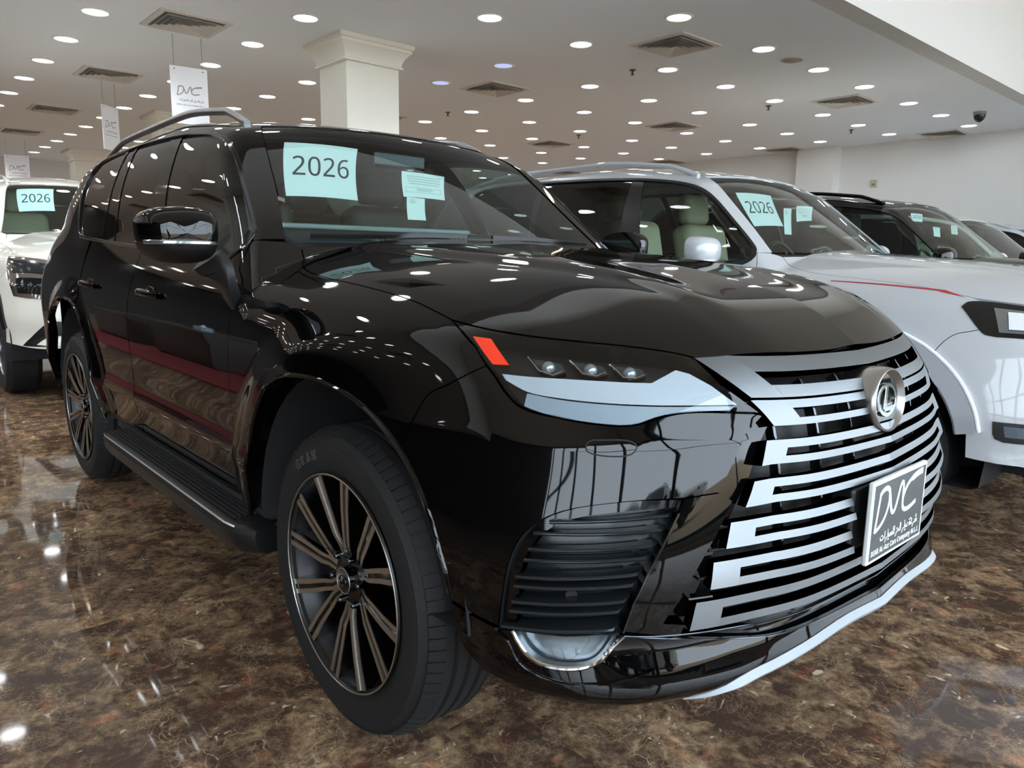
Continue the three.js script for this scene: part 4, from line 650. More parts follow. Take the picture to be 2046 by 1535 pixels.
  // ---- door handles ----
  for (const x of [-1.42, -2.36]) for (const s of [1, -1]) {
    const q = (g) => s > 0 ? g : flipZ(g), pts = []; for (let i = 0; i <= 12; i++) { const t = i / 12; const p = sz(x - 0.11 + 0.22 * t, 1.075 + 0.008 * Math.sin(t * Math.PI)); pts.push([p[0], p[1], p[2] + 0.006 + 0.032 * Math.sin(t * Math.PI) ** 0.5]); }
    const h = mesh('door_handle', q(sweep(pts, pts.map(() => [0, 0, 1]), roundProfile(0.013, 10, 1.1, 0.7))), PAINT, car);
    const cup = onBody(D.Z, [[x, 1.075, 0.96]]); mesh('handle_cup', q(new THREE.SphereGeometry(0.05, 20, 10).scale(1.3, 0.6, 0.08).translate(cup[0][0][0], cup[0][0][1], cup[0][0][2] - 0.001)), GLOSS, h);
  }
  // ---- running boards ----
  {
    const rb = []; const prof = [[0.885, 0.30], [0.885, 0.408], [0.90, 0.415], [0.985, 0.410], [1.004, 0.402], [1.012, 0.385], [1.008, 0.352], [0.985, 0.315], [0.95, 0.30]];
    const P = [], n = 30; for (let i = 0; i <= n; i++) { const t = i / n, x = mix(-0.50, -2.16, t), e = Math.min(1, Math.min(t, 1 - t) / 0.06), k = 1 - (1 - e) ** 2; P.push(prof.map(([z, y]) => [x, mix(0.36, y, mix(0.75, 1, k)), 0.885 + (z - 0.885) * mix(0.55, 1, k)])); }
    const pos = P.flat(), m = prof.length, idx = []; for (let i = 0; i < n; i++) for (let k = 0; k < m; k++) { const a = i * m + k, b = i * m + (k + 1) % m; idx.push(a, a + m, b, b, a + m, b + m); }
    for (let k = 1; k < m - 1; k++) { idx.push(0, k, k + 1); const o = n * m; idx.push(o, o + k + 1, o + k); }
    const g = new THREE.BufferGeometry(); g.setAttribute('position', new THREE.Float32BufferAttribute(pos.flat(), 3)); g.setIndex(idx);
    both('running_board', creased(g, 0.5), std(0x0c0d0e, 0.42));
    both('running_board_trim', sweep(P.slice(1, -1).map((r) => [r[4][0], r[4][1] + 0.002, r[4][2] + 0.001]), P.slice(1, -1).map(() => [0, 0.8, 0.6]), barProfile(0.008, -0.004, 0.003, 0.001)), std(0xb0b2b3, 0.25, 1));
    for (let k = 0; k < 5; k++) { const z = 0.905 + k * 0.017; both('tread_rib', box(-2.08, -0.60, 0.4135, 0.4195, z, z + 0.007), RUBBER); }
  }
  // ---- underneath and wheel housings ----
  both('splash_guard', box(0.485, 0.52, 0.42, 0.60, 0.50, 0.86), std(0x101011, 0.8));
  mesh('underbody', [box(-3.7, 0.55, 0.33, 0.45, -0.62, 0.62), box(-2.25, -0.55, 0.40, 0.50, -0.90, 0.90)], DARK, car);
  for (const cx of [0, -2.85]) for (const s of [1, -1]) { const g = new THREE.CylinderGeometry(0.515, 0.515, 0.38, 40, 1, true, 0, Math.PI * 2).rotateX(Math.PI / 2).translate(cx, 0.43, s * 0.735); const pl = new THREE.CircleGeometry(0.515, 40).translate(cx, 0.43, s * 0.545); const half = [g, pl].map((h) => { const p = h.attributes.position; for (let i = 0; i < p.count; i++) if (p.getY(i) < 0.46) p.setY(i, 0.46); return h; }); mesh('wheel_housing', half, new THREE.MeshStandardMaterial({ color: 0x141416, roughness: 0.85, side: THREE.DoubleSide }), car); }
  for (const cx of [0, -2.85]) for (const s of [1, -1]) wheelParts(car, cx, s * 0.822, 0.403, 0.287, s);
  // ---- cabin ----
  const SEAT = std(0x3a312b, 0.5), WRAP = new THREE.MeshPhysicalMaterial({ color: lin(0.8, 0.84, 0.84), roughness: 0.25, transmission: 0.75, thickness: 0 });
  mesh('cabin_floor', box(-3.6, -0.6, 0.50, 0.60, -0.80, 0.80), DARK, car);
  mesh('bulkhead', box(-0.62, -0.56, 0.5, 1.20, -0.78, 0.78), DARK, car);
  mesh('headliner', skin(D.A, sym([[-1.17, 1.72, 0], [-1.2, 1.715, 0.4], [-1.26, 1.715, 0.55], [-3.5, 1.74, 0.53], [-3.5, 1.74, 0]].reverse()), { cell: 0.08, off: -0.05, depth: 0, gap: 0 }), std(0x4a4641, 0.9), car);
  { const dash = new THREE.Shape(); [[-0.64, 1.235], [-0.80, 1.285], [-0.95, 1.315], [-1.06, 1.322], [-1.13, 1.30], [-1.15, 1.22], [-1.10, 0.95], [-1.0, 0.6], [-0.64, 0.6]].forEach(([x, y], i) => i ? dash.lineTo(x, y) : dash.moveTo(x, y)); mesh('dashboard', new THREE.ExtrudeGeometry(dash, { depth: 1.36, bevelEnabled: true, bevelSize: 0.01, bevelThickness: 0.01, bevelSegments: 2 }).translate(0, 0, -0.68), std(0x33373a, 0.55), car); }
  mesh('dashboard_wrap', rbox(-1.12, -0.90, 1.326, 1.345, -0.20, 0.66, 0.008), WRAP, car, 'clear plastic wrap on the dashboard');
  { const wheel = new THREE.TorusGeometry(0.185, 0.016, 12, 48), hub = new THREE.CylinderGeometry(0.06, 0.05, 0.05, 24).rotateX(Math.PI / 2), sp = [0.3, Math.PI - 0.3, -Math.PI / 2].map((a) => new THREE.BoxGeometry(0.14, 0.03, 0.015).translate(0.11, 0, 0).rotateZ(a)); const st = mesh('steering_wheel', merge([wheel, hub, ...sp]).rotateY(-Math.PI / 2).rotateZ(0.42).translate(-1.20, 1.19, -0.40), std(0x101113, 0.4), car); }
  for (const [x, z, w] of [[-1.55, 0.40, 0.5], [-1.55, -0.40, 0.5], [-2.45, 0.42, 0.56], [-2.45, -0.42, 0.56]]) {
    const st = new THREE.Group(); st.name = 'car_seat'; st.position.set(x, 0, z); car.add(st);
    mesh('seat_base', rbox(-0.25, 0.28, 0.60, 0.90, -w / 2, w / 2, 0.07, 4), SEAT, st);
    mesh('seat_back', rbox(-0.09, 0.09, 0, 0.66, -w / 2, w / 2, 0.07, 4).rotateZ(0.22).translate(-0.22, 0.84, 0), SEAT, st);
    mesh('headrest', rbox(-0.06, 0.06, 0, 0.20, -0.135, 0.135, 0.05, 4).rotateZ(0.12).translate(-0.40, 1.50, 0), SEAT, st);
  }
  mesh('rear_view_mirror', rbox(-1.155, -1.13, 1.60, 1.665, -0.13, 0.13, 0.02, 3), std(0x08090a, 0.2), car);
  // wipers
  for (const [z0, z1] of [[0.10, 0.68], [-0.62, -0.02]]) { const pts = []; for (let i = 0; i <= 12; i++) { const z = mix(z0, z1, i / 12), x = -0.545 - 0.115 * (z / 0.75) ** 2; pts.push([x, 1.295, z]); } const [P, N] = onBody(D.A, pts, 0.010); mesh('wiper', sweep(P, N, [[-0.007, -0.008], [0.007, -0.008], [0.004, 0.006], [-0.004, 0.006]]), TRIM, car); }
}
// ---- the other cars in the hall -----------------------------------------
const BLACKTRIM = std(0x0a0a0b, 0.35);
const plainShapes = {};
function plainSet(key, wx) {              // shared geometries of the plainer bodies
  if (plainShapes[key]) return plainShapes[key];
  const O = carOutlines(D, wx), { S } = O, c = 0.035, g = {}, mz = (p) => p.map(([x, y, z]) => [x, y, -z]), sym = (p) => [...p, ...mz(p).reverse()];
  const sillY = 0.475;
  g.hood = skin(D.A, sym([...O.hoodFront, ...O.lampTop.slice().reverse(), ...O.hoodSide, ...O.hoodBack]), { cell: 0.03 });
  g.front_fender = skin(D.A, [...O.tail, ...O.hoodSide, [-0.645, 1.277, 0.76], ...O.shut, ...O.archF.slice(0, O.cutAt + 1), ...O.fendGap], { cell: c, depth: 0.03 });
  g.front_door = skin(D.A, [...O.shut.slice().reverse(), ...O.beltTo(-0.69, -1.50), ...S([-1.505, 1.24], [-1.50, 0.9], [-1.50, sillY], [-1.0, sillY], [-0.8, sillY])], { cell: c });
  g.rear_door = skin(D.A, [...S([-1.51, 1.24]), ...O.beltTo(-1.52, -2.61), ...S([-2.615, 1.292], [-2.60, 1.15], [-2.56, 1.02]), ...O.archR.slice(0, O.rcut + 1).reverse(), ...S([-2.24, sillY], [-1.51, sillY])], { cell: c });
  g.rear_quarter_panel = skin(D.A, [...O.beltTo(-2.625, -2.8), ...O.dloBack.slice().reverse(), ...S([-3.45, 1.66], [-3.62, 1.60], [-3.78, 1.25], [-3.82, 1.0], [-3.84, 0.70], [-3.80, 0.46]), ...O.archR.slice(O.rcut).reverse(), ...S([-2.57, 1.02], [-2.61, 1.15])], { cell: 0.05 });
  g.sill = skin(D.A, S([-0.56, 0.472], [-1.2, 0.472], [-2.25, 0.472], [-2.25, 0.435], [-1.2, 0.435], [-0.56, 0.435]), { cell: 0.08, off: -0.012 });
  g.roof_side_rail = skin(D.A, [...O.screenEdge, ...O.ditch.slice(1), ...S([-3.62, 1.60], [-3.45, 1.66]), ...O.dloTop.slice().reverse(), [-0.686, 1.276, 0.845]], { cell: c });
  g.roof = skin(D.A, sym([...O.header.slice().reverse(), ...O.ditch.slice(1)]), { cell: 0.05 });
  g.windscreen = skin(D.A, sym([...O.scBottom.slice().reverse(), ...O.screenEdge.slice(1), ...O.header.slice(1)]), { cell: 0.05, off: -0.004, depth: 0 });
  g.cowl = skin(D.A, sym([...O.hoodBack.slice().reverse(), ...O.scBottom]), { cell: 0.05, off: -0.012 });
  { const [P, N] = onBody(D.A, densify([...O.dloTop.slice(2), ...O.dloBack.slice(1), ...O.belt.slice().reverse()], 0.04)); g.window_trim = sweep(P, N, barProfile(0.022, -0.010, 0.003, 0.002), true); }
  const W = (t0, t1, b0, b1, off = -0.006, depth = 0) => skin(D.A, O.between(t0, t1, b0, b1), { cell: 0.05, off, depth, gap: 0 });
  g.front_door_window = W(-0.71, -1.56, -0.70, -1.43); g.rear_door_window = W(-1.65, -2.44, -1.60, -2.35); g.door_pillar_trim = W(-1.56, -1.65, -1.43, -1.60, -0.003, 0.012); g.window_divider = W(-2.44, -2.49, -2.35, -2.40, -0.003, 0.012);
  g.quarter_window = skin(D.A, [...O.dloTop.filter((p) => p[0] < -2.50), ...O.dloBack.slice(1), ...O.belt.filter((p) => p[0] < -2.41 && p[0] > -2.8).reverse(), ...O.cut(-2.50, -2.41).reverse()], { cell: 0.05, off: -0.006, depth: 0, gap: 0 });
  { const [P] = onBody(D.A, smooth([[-1.25, 1.74, 0.60], [-1.5, 1.79, 0.60], [-2.1, 1.81, 0.60], [-2.9, 1.80, 0.60], [-3.35, 1.77, 0.59]], 6)); const n = P.length, Q = P.map((p, i) => [p[0], p[1] + 0.004 + 0.035 * Math.min(1, Math.min(i, n - 1 - i) / 5), p[2]]); g.roof_rail = sweep(Q, Q.map(() => [0, 1, 0]), roundProfile(0.015, 8)); }
  g.tailgate = skin(D.R, [[0, 0.62, -0.80], [0, 0.62, 0.80], [0, 1.1, 0.80], [0, 1.60, 0.62], [0, 1.66, 0.5], [0, 1.66, -0.5], [0, 1.60, -0.62], [0, 1.1, -0.80]], { cell: 0.08 });
  g.rear_bumper = skin(D.R, [[0, 0.46, -0.86], [0, 0.46, 0.86], [0, 0.61, 0.86], [0, 0.61, -0.86]], { cell: 0.08 });
  const low = smooth([[0.95, 0.42, 0], [0.92, 0.41, 0.35], [0.84, 0.41, 0.62], [0.70, 0.42, 0.82], [0.58, 0.43, 0.90], [0.44, 0.44, 0.94]], 4);
  g.bumper = (top) => skin(D.S, sym([...low.map(([x, y, z]) => [x + (z > 0.9 ? wx * 0.6 : 0), y, z]), ...O.archF.slice(O.cutAt).reverse(), ...O.fendGap.slice(1), ...top]), { cell: 0.03, depth: 0.02 });
  g.under = [box(-3.7, 0.55, 0.33, 0.45, -0.62, 0.62), box(-2.25, -0.55, 0.40, 0.50, -0.90, 0.90)];
  g.dash = (() => { const d = new THREE.Shape(); [[-0.60, 1.215], [-0.80, 1.245], [-1.05, 1.225], [-1.12, 1.16], [-1.10, 0.95], [-1.0, 0.6], [-0.62, 0.6]].forEach(([x, y], i) => i ? d.lineTo(x, y) : d.moveTo(x, y)); return new THREE.ExtrudeGeometry(d, { depth: 1.5, bevelEnabled: false }).translate(0, 0, -0.75); })();
  g.seat_base = rbox(-0.25, 0.28, 0.60, 0.90, -0.25, 0.25, 0.07, 3); g.seat_back = rbox(-0.09, 0.09, 0, 0.66, -0.25, 0.25, 0.07, 3).rotateZ(0.22).translate(-0.22, 0.84, 0); g.headrest = rbox(-0.06, 0.06, 0, 0.22, -0.14, 0.14, 0.05, 3).rotateZ(0.12).translate(-0.40, 1.49, 0);
  g.steering = merge([new THREE.TorusGeometry(0.185, 0.016, 8, 32), new THREE.CylinderGeometry(0.06, 0.05, 0.05, 16).rotateX(Math.PI / 2), ...[0.3, Math.PI - 0.3, -Math.PI / 2].map((a) => new THREE.BoxGeometry(0.14, 0.03, 0.015).translate(0.11, 0, 0).rotateZ(a))]).rotateY(-Math.PI / 2).rotateZ(0.42).translate(-1.20, 1.19, -0.40);
  g.cap = (() => { const h = new THREE.SphereGeometry(1, 28, 18), p = h.attributes.position; for (let i = 0; i < p.count; i++) { const x = p.getX(i), y = p.getY(i), z = p.getZ(i), q = (v, e) => Math.sign(v) * Math.abs(v) ** e; p.setXYZ(i, x < 0 ? -0.02 * Math.abs(q(x, 0.3)) : 0.10 * q(x, 0.8), 0.075 * q(y, 0.7), 0.115 * q(z, 0.7)); } h.computeVertexNormals(); return h; })();
  g.O = O; g.sym = sym;
  return plainShapes[key] = g;
}
function plainSUV(o) {
  const g = plainSet(o.key ?? 'a', o.wx ?? 0), O = g.O, car = thing(o.name, o.label, 'car', o.pos); car.scale.y = o.sy ?? 1;
  const both = (n, h, m, lab) => { const f = plainShapes['f_' + h.uuid] ??= flipZ(h); mesh(n, h, m, car, lab); mesh(n, f, m, car, lab); };
  const P = o.paint, gl = o.glass ?? GLASS, sd = o.sideGlass ?? TINT;
  for (const n of ['hood', 'roof', 'tailgate', 'rear_bumper']) mesh(n, g[n], P, car);
  for (const n of ['front_fender', 'front_door', 'rear_door', 'rear_quarter_panel', 'roof_side_rail']) both(n, g[n], P);
  both('sill', g.sill, BLACKTRIM); mesh('windscreen', g.windscreen, gl, car); mesh('cowl', g.cowl, BLACKTRIM, car);
  both('window_trim', g.window_trim, o.trim ?? BLACKTRIM); for (const n of ['front_door_window', 'rear_door_window', 'quarter_window']) both(n, g[n], n[0] === 'f' ? (o.frontGlass ?? sd) : sd);
  both('door_pillar_trim', g.door_pillar_trim, BLACKTRIM); both('window_divider', g.window_divider, BLACKTRIM); both('roof_rail', g.roof_rail, o.rail ?? P);
  mesh('underbody', g.under.map((h) => h.clone()), DARK, car); mesh('dashboard', g.dash, std(o.dash ?? 0x15171a, 0.6), car); mesh('steering_wheel', g.steering, BLACKTRIM, car); mesh('cabin_floor', box(-3.6, -0.6, 0.5, 0.6, -0.8, 0.8), DARK, car); mesh('bulkhead', box(-0.62, -0.56, 0.5, 1.2, -0.78, 0.78), DARK, car);
  for (const [x, z] of [[-1.55, 0.40], [-1.55, -0.40], [-2.45, 0.42], [-2.45, -0.42]]) { const s = new THREE.Group(); s.name = 'car_seat'; s.position.set(x, 0, z); car.add(s); for (const n of ['seat_base', 'seat_back', 'headrest']) mesh(n, g[n], o.seat, s); }
  // mirrors
  for (const s of [1, -1]) { const m = new THREE.Group(); m.name = 'door_mirror'; m.position.set(o.mx ?? -0.62, 1.285, s * 1.05); car.add(m); mesh('mirror_cap', g.cap, o.cap ?? P, m); mesh('mirror_foot', rbox(-0.05, 0.04, -0.095, -0.062, s > 0 ? -0.16 : -0.02, s > 0 ? 0.02 : 0.16, 0.012), BLACKTRIM, m); if (o.mirrorChrome) mesh('mirror_strip', rbox(-0.03, 0.10, -0.062, -0.044, -0.10, 0.10, 0.006), CHROME, m); }
  for (const x of [-1.30, -2.3]) for (const s of [1, -1]) { const p = O.sz(x, 1.07); mesh('door_handle', rbox(x - 0.1, x + 0.1, 1.06, 1.085, s * (p[2] - 0.004), s * (p[2] + 0.028), 0.009), o.cap ?? P, car); }
  // wheels and housings
  for (const cx of [o.wx ?? 0, -2.85]) for (const s of [1, -1]) {
    const w = new THREE.Group(); w.name = 'wheel'; w.position.set(cx, 0.40 / (o.sy ?? 1), s * 0.81); w.scale.y = 1 / (o.sy ?? 1); if (s < 0) w.rotation.y = Math.PI; car.add(w);
    const R = 0.40, tp = [[0.25, -0.12], [0.30, -0.135], [R - 0.03, -0.13], [R, -0.09], [R, 0.09], [R - 0.03, 0.13], [0.30, 0.135], [0.25, 0.12]];
    mesh('tyre', plainShapes.tyre ??= creased(new THREE.LatheGeometry(tp.map(([r, z]) => new THREE.Vector2(r, z)), 48).rotateX(Math.PI / 2), 0.6), RUBBER, w);
    mesh('rim', plainShapes.rim ??= merge([new THREE.LatheGeometry([[0.25, 0.12], [0.235, 0.10], [0.22, -0.1]].map(([r, z]) => new THREE.Vector2(r, z)), 40).rotateX(Math.PI / 2), new THREE.CylinderGeometry(0.07, 0.075, 0.05, 24).rotateX(Math.PI / 2).translate(0, 0, 0.075), ...Array.from({ length: 6 }, (_, i) => new THREE.BoxGeometry(0.05, 0.20, 0.035).translate(0, 0.145, 0.085).rotateZ(i / 6 * Math.PI * 2))]), std(0x6f7276, 0.3, 1), w);
    mesh('brake_disc', plainShapes.disc ??= new THREE.CylinderGeometry(0.17, 0.17, 0.03, 30).rotateX(Math.PI / 2), std(0x1d1d1f, 0.5, 1), w);
    const hs = plainShapes['hs' + s] ??= (() => { const hg = [new THREE.CylinderGeometry(0.54, 0.54, 0.40, 32, 1, true).rotateX(Math.PI / 2).translate(0, 0.42, s * 0.72), new THREE.CircleGeometry(0.54, 32).translate(0, 0.42, s * 0.52)]; for (const h of hg) { const p = h.attributes.position; for (let i = 0; i < p.count; i++) if (p.getY(i) < 0.30) p.setY(i, 0.30); } return merge(hg); })();
    const ho = mesh('wheel_housing', hs, plainShapes.hm ??= new THREE.MeshStandardMaterial({ color: 0x141416, roughness: 0.85, side: THREE.DoubleSide }), car); ho.position.x = cx;
  }
  // nose
  const grilleBack = skin2('gb', () => skin(D.F, [[0, 0.60, -0.46], [0, 0.60, 0.46], [0, 1.02, 0.46], [0, 1.03, 0], [0, 1.02, -0.46]], { cell: 0.06, off: -0.05, depth: 0, gap: 0 }));
  mesh('grille_back', grilleBack, BLACKTRIM, car);
  for (const y of [0.66, 0.74, 0.82, 0.90, 0.98]) mesh('grille_bar', skin2('gr' + y, () => { const [p, n] = onBody(D.F, Array.from({ length: 17 }, (_, i) => [0.9, y, -0.45 + i * 0.9 / 16])); return sweep(p, n, barProfile(0.026, -0.04, 0.002, 0.004)); }), o.grille ?? SATIN, car);
  if (o.nose === 'stacked') {
    mesh('bumper_cover', skin2('bp', () => g.bumper([...O.tail.slice(1), ...O.lampTop, [0.80, 1.0, 0.50], [0.88, 0.93, 0.47], [0.93, 0.78, 0.47], [0.94, 0.60, 0.47], [0.96, 0.59, 0]])), P, car);
    for (const s of [1, -1]) {
      const k = (h) => s > 0 ? h : flipZ(h), q = [[0.34, 1.085, 0.855], [0.50, 1.075, 0.775], [0.70, 1.045, 0.60], [0.84, 0.77, 0.66], [0.70, 0.778, 0.80], [0.575, 0.79, 0.873], [0.45, 0.93, 0.885]];
      const h = mesh('headlamp', k(skin(D.S, densify([...q, q[0]], 0.05), { cell: 0.04, off: 0.006, depth: 0.02 })), CHROME, car, 'stacked headlamp in two chrome brackets');
      const U = [[0.45, 1.055, 0.835], [0.70, 1.020, 0.635], [0.77, 0.945, 0.63], [0.50, 0.960, 0.855]], Lw = [[0.555, 0.925, 0.845], [0.79, 0.915, 0.63], [0.825, 0.80, 0.66], [0.62, 0.81, 0.845]];
      mesh('lamp_unit', k(skin(D.S, densify([...U, U[0]], 0.05), { cell: 0.04, off: 0.012, depth: 0.01 })), std(0x2c2f33, 0.15, 0.3), h); mesh('lamp_unit', k(skin(D.S, densify([...Lw, Lw[0]], 0.05), { cell: 0.04, off: 0.012, depth: 0.01 })), std(0x08090b, 0.1), h);
      for (let i = 0; i < 3; i++) { const c = onBody(D.S, [[0.65 + i * 0.05, 0.865 - i * 0.002, 0.80 - i * 0.055]], 0.012)[0][0]; mesh('lamp_lens', k(new THREE.SphereGeometry(0.018, 12, 8).translate(...c)), std(0x3a4a55, 0.1, 0.5), h); }
      mesh('lower_grille', k(skin(D.S, [[0.66, 0.43, 0.85], [0.72, 0.50, 0.79], [0.84, 0.62, 0.69], [0.93, 0.60, 0.47], [0.90, 0.43, 0.47]], { cell: 0.04, off: 0.004, depth: 0.01 })), BLACKTRIM, car);
      mesh('bumper_corner', k(skin(D.S, [[0.76, 0.44, 0.765], [0.83, 0.51, 0.69], [0.90, 0.50, 0.55], [0.88, 0.42, 0.55]], { cell: 0.04, off: 0.010, depth: 0.012 })), P, car);
      mesh('arch_trim', k(sweep(...onBody(D.A, O.archF), barProfile(0.07, -0.02, 0.012, 0.006))), BLACKTRIM, car);
    }
  } else {
    mesh('bumper_cover', skin2('bc', () => g.bumper([...O.lampBot.slice(0, -1).reverse(), [0.90, 0.80, 0.47], [0.94, 0.60, 0.47], [0.96, 0.59, 0]])), P, car);
    for (const s of [1, -1]) {
      const k = (n, f) => skin2(n + s, () => s > 0 ? f() : flipZ(f()));
      const q = smooth([[0.295, 1.060, 0.877], [0.31, 1.079, 0.853], [0.374, 1.081, 0.823], [0.49, 1.068, 0.781], [0.62, 1.050, 0.70], [0.71, 1.030, 0.60]], 3).concat(smooth([[0.755, 0.945, 0.645], [0.63, 0.938, 0.79], [0.521, 0.943, 0.845], [0.40, 0.950, 0.889], [0.372, 0.972, 0.890], [0.295, 1.060, 0.877]], 3));
      const h = mesh('headlamp', k('hh', () => skin(D.S, q, { cell: 0.03, off: 0.004, depth: 0.012, gap: 0 })), std(0x121416, 0.1), car);
      mesh('reflector', k('hr', () => skin(D.S, [[0.40, 1.055, 0.835], [0.50, 1.048, 0.80], [0.66, 1.025, 0.67], [0.70, 0.965, 0.69], [0.60, 0.955, 0.795], [0.44, 0.962, 0.872]], { cell: 0.03, off: 0.007, depth: 0.004, gap: 0 })), std(0x9aa6ae, 0.12, 0.9), h);
      for (const [i, A] of [[[0.45, 1.040, 0.83], [0.50, 1.038, 0.81], [0.52, 0.972, 0.835], [0.47, 0.975, 0.86]], [[0.55, 1.030, 0.775], [0.62, 1.022, 0.715], [0.645, 0.968, 0.745], [0.57, 0.972, 0.805]]].entries()) mesh('lamp_unit', k('lu' + i, () => skin(D.S, A, { cell: 0.03, off: 0.012, depth: 0.006, gap: 0 })), std(0xe4eaee, 0.2, 0.3), h);
      if (o.fog) { const f = mesh('fog_recess', k('fr', () => skin(D.S, smooth([[0.475, 0.607, 0.938], [0.60, 0.607, 0.895], [0.78, 0.60, 0.79], [0.80, 0.57, 0.78], [0.76, 0.535, 0.80], [0.60, 0.525, 0.893], [0.49, 0.535, 0.933], [0.475, 0.607, 0.938]], 3), { cell: 0.03, off: 0.003, gap: 0 })), BLACKTRIM, car); mesh('fog_lamp', k('fl', () => skin(D.S, [[0.51, 0.595, 0.926], [0.68, 0.59, 0.86], [0.68, 0.548, 0.86], [0.52, 0.548, 0.922]], { cell: 0.03, off: 0.007, gap: 0 })), std(0x5a646d, 0.15, 0.6), f); }
      if (o.archTrim) { mesh('arch_trim', k('at', () => sweep(...onBody(D.A, O.archF), barProfile(0.085, -0.02, 0.016, 0.008))), o.archTrim, car); mesh('arch_strip', k('as', () => { const pts = O.archF.map(([x, y, z]) => { const dx = x - (o.wx ?? 0), dy = y - 0.42, l = Math.hypot(dx, dy); return [x + dx / l * 0.045, y + dy / l * 0.045, z]; }); return sweep(...onBody(D.A, pts), barProfile(0.018, -0.02, 0.02, 0.006)); }), std(0xe3e8ec, 0.2), car); }
      if (o.stripe) { mesh('hood_stripe', k('st', () => skin(D.A, [...smooth([[-0.285, 1.150, 0.85], [-0.061, 1.143, 0.827], [0.183, 1.126, 0.803], [0.20, 1.124, 0.80]], 4), [0.285, 1.098, 0.825], [0.20, 1.112, 0.815], [0.17, 1.119, 0.81], ...smooth([[0.17, 1.119, 0.81], [-0.061, 1.135, 0.832], [-0.285, 1.146, 0.855]], 4)], { cell: 0.03, off: 0.0015, depth: 0.001, gap: 0 })), std(0xa2232a, 0.4), car, 'thin red stripe'); }
    }
  }
  return car;
}
function skin2(k, f) { return plainShapes['s_' + k] ??= f(); }
const PEARL = new THREE.MeshPhysicalMaterial({ color: 0xb2b5b9, roughness: 0.32, clearcoat: 1, clearcoatRoughness: 0.03 });
const IVORY = new THREE.MeshPhysicalMaterial({ color: 0xdcd9cf, roughness: 0.35, clearcoat: 1, clearcoatRoughness: 0.04 });
const CREAM = std(0xb7ab8e, 0.6), CLEARGLASS = new THREE.MeshPhysicalMaterial({ color: lin(0.62, 0.74, 0.70), roughness: 0, transmission: 1, thickness: 0, ior: 1.52 });
plainSUV({ name: 'offroad_suv', key: 'w', wx: -0.08, label: 'silver-white SUV with a red hood stripe, parked next to the shiny black one', paint: PEARL, pos: [0.26, 0, -2.55], seat: CREAM, frontGlass: CLEARGLASS, mirrorChrome: true, mx: -0.90, fog: true, archTrim: std(0x9fa3a8, 0.3), stripe: true });
plainSUV({ name: 'offroad_suv', label: 'black SUV parked between two pale ones, near the right wall', paint: PAINT, pos: [0.2, 0, -5.3], seat: SEATDARK(), frontGlass: CLEARGLASS, fog: true, trim: DARKCHROME });
plainSUV({ name: 'offroad_suv', label: 'white SUV beyond the black one in the right-hand row', paint: IVORY, pos: [-0.2, 0, -8.0], seat: CREAM, frontGlass: CLEARGLASS, fog: true });
plainSUV({ name: 'offroad_suv', label: 'pale grey SUV at the far end of the row by the wall', paint: std(0xb9bdc2, 0.2), pos: [-0.3, 0, -10.7], seat: CREAM, fog: true });
plainSUV({ name: 'offroad_suv', label: 'tall white SUV with stacked chrome headlamps behind the shiny black one', paint: IVORY, pos: [-6.1, 0, -0.05], sy: 1.09, nose: 'stacked', seat: CREAM, grille: CHROME, frontGlass: CLEARGLASS });
function SEATDARK() { return std(0x2a2623, 0.6); }
// cars out on the forecourt, mirrored in the bumper
for (const [x, z, ry, paint, lab] of [[7.6, 3.4, Math.PI, std(0x10262b, 0.1), 'dark teal SUV parked on the sand, nose to the shop front'], [7.9, 6.2, Math.PI, std(0x15191c, 0.1), 'near-black SUV parked on the sand beside the teal one'], [13.5, 1.2, Math.PI / 2, IVORY, 'white SUV parked across on the sand, behind the others']]) plainSUV({ name: 'parked_suv', label: lab, paint, pos: [x, -0.05, z], seat: SEATDARK(), fog: true }).rotation.y = ry;

// ---- sheets behind the windscreens ----------------------------------------
function paper(name, label, group, corners, draw, pos = [0, 0, 0], sy = 1, px = [512, 384]) {
  const A = corners.map((p) => D.A.to(p)), nu = 8, nv = 8, P = [], uv = [], idx = [], Nn = [];
  for (let j = 0; j <= nv; j++) for (let i = 0; i <= nu; i++) { const s = i / nu, t = j / nv, u = mix(mix(A[0][0], A[1][0], s), mix(A[3][0], A[2][0], s), t), v = mix(mix(A[0][1], A[1][1], s), mix(A[3][1], A[2][1], s), t), q = D.A.P(u, v), n = gradN(body, q); P.push(q[0] - n[0] * 0.011, q[1] - n[1] * 0.011, q[2] - n[2] * 0.011); uv.push(s, 1 - t); Nn.push(...n); }
  for (let j = 0; j < nv; j++) for (let i = 0; i < nu; i++) { const a = j * (nu + 1) + i; idx.push(a, a + nu + 1, a + 1, a + 1, a + nu + 1, a + nu + 2); }
  const g = new THREE.BufferGeometry(); g.setAttribute('position', new THREE.Float32BufferAttribute(P, 3)); g.setAttribute('normal', new THREE.Float32BufferAttribute(Nn, 3)); g.setAttribute('uv', new THREE.Float32BufferAttribute(uv, 2)); g.setIndex(idx);
  const t = typeof draw === 'function' ? canvasTex(px[0], px[1], draw) : draw;
  const o = tag(mesh(name, g, new THREE.MeshStandardMaterial({ map: t, roughness: 0.8, side: THREE.DoubleSide })), label, 'paper', group); o.position.set(...pos); o.scale.y = sy; return t;
}
const year = (g, w, h) => { g.fillStyle = '#f3f5f5'; g.fillRect(0, 0, w, h); g.fillStyle = '#20282a'; g.font = '190px sans-serif'; g.textAlign = 'center'; g.fillText('2026', w / 2, h * 0.62); };
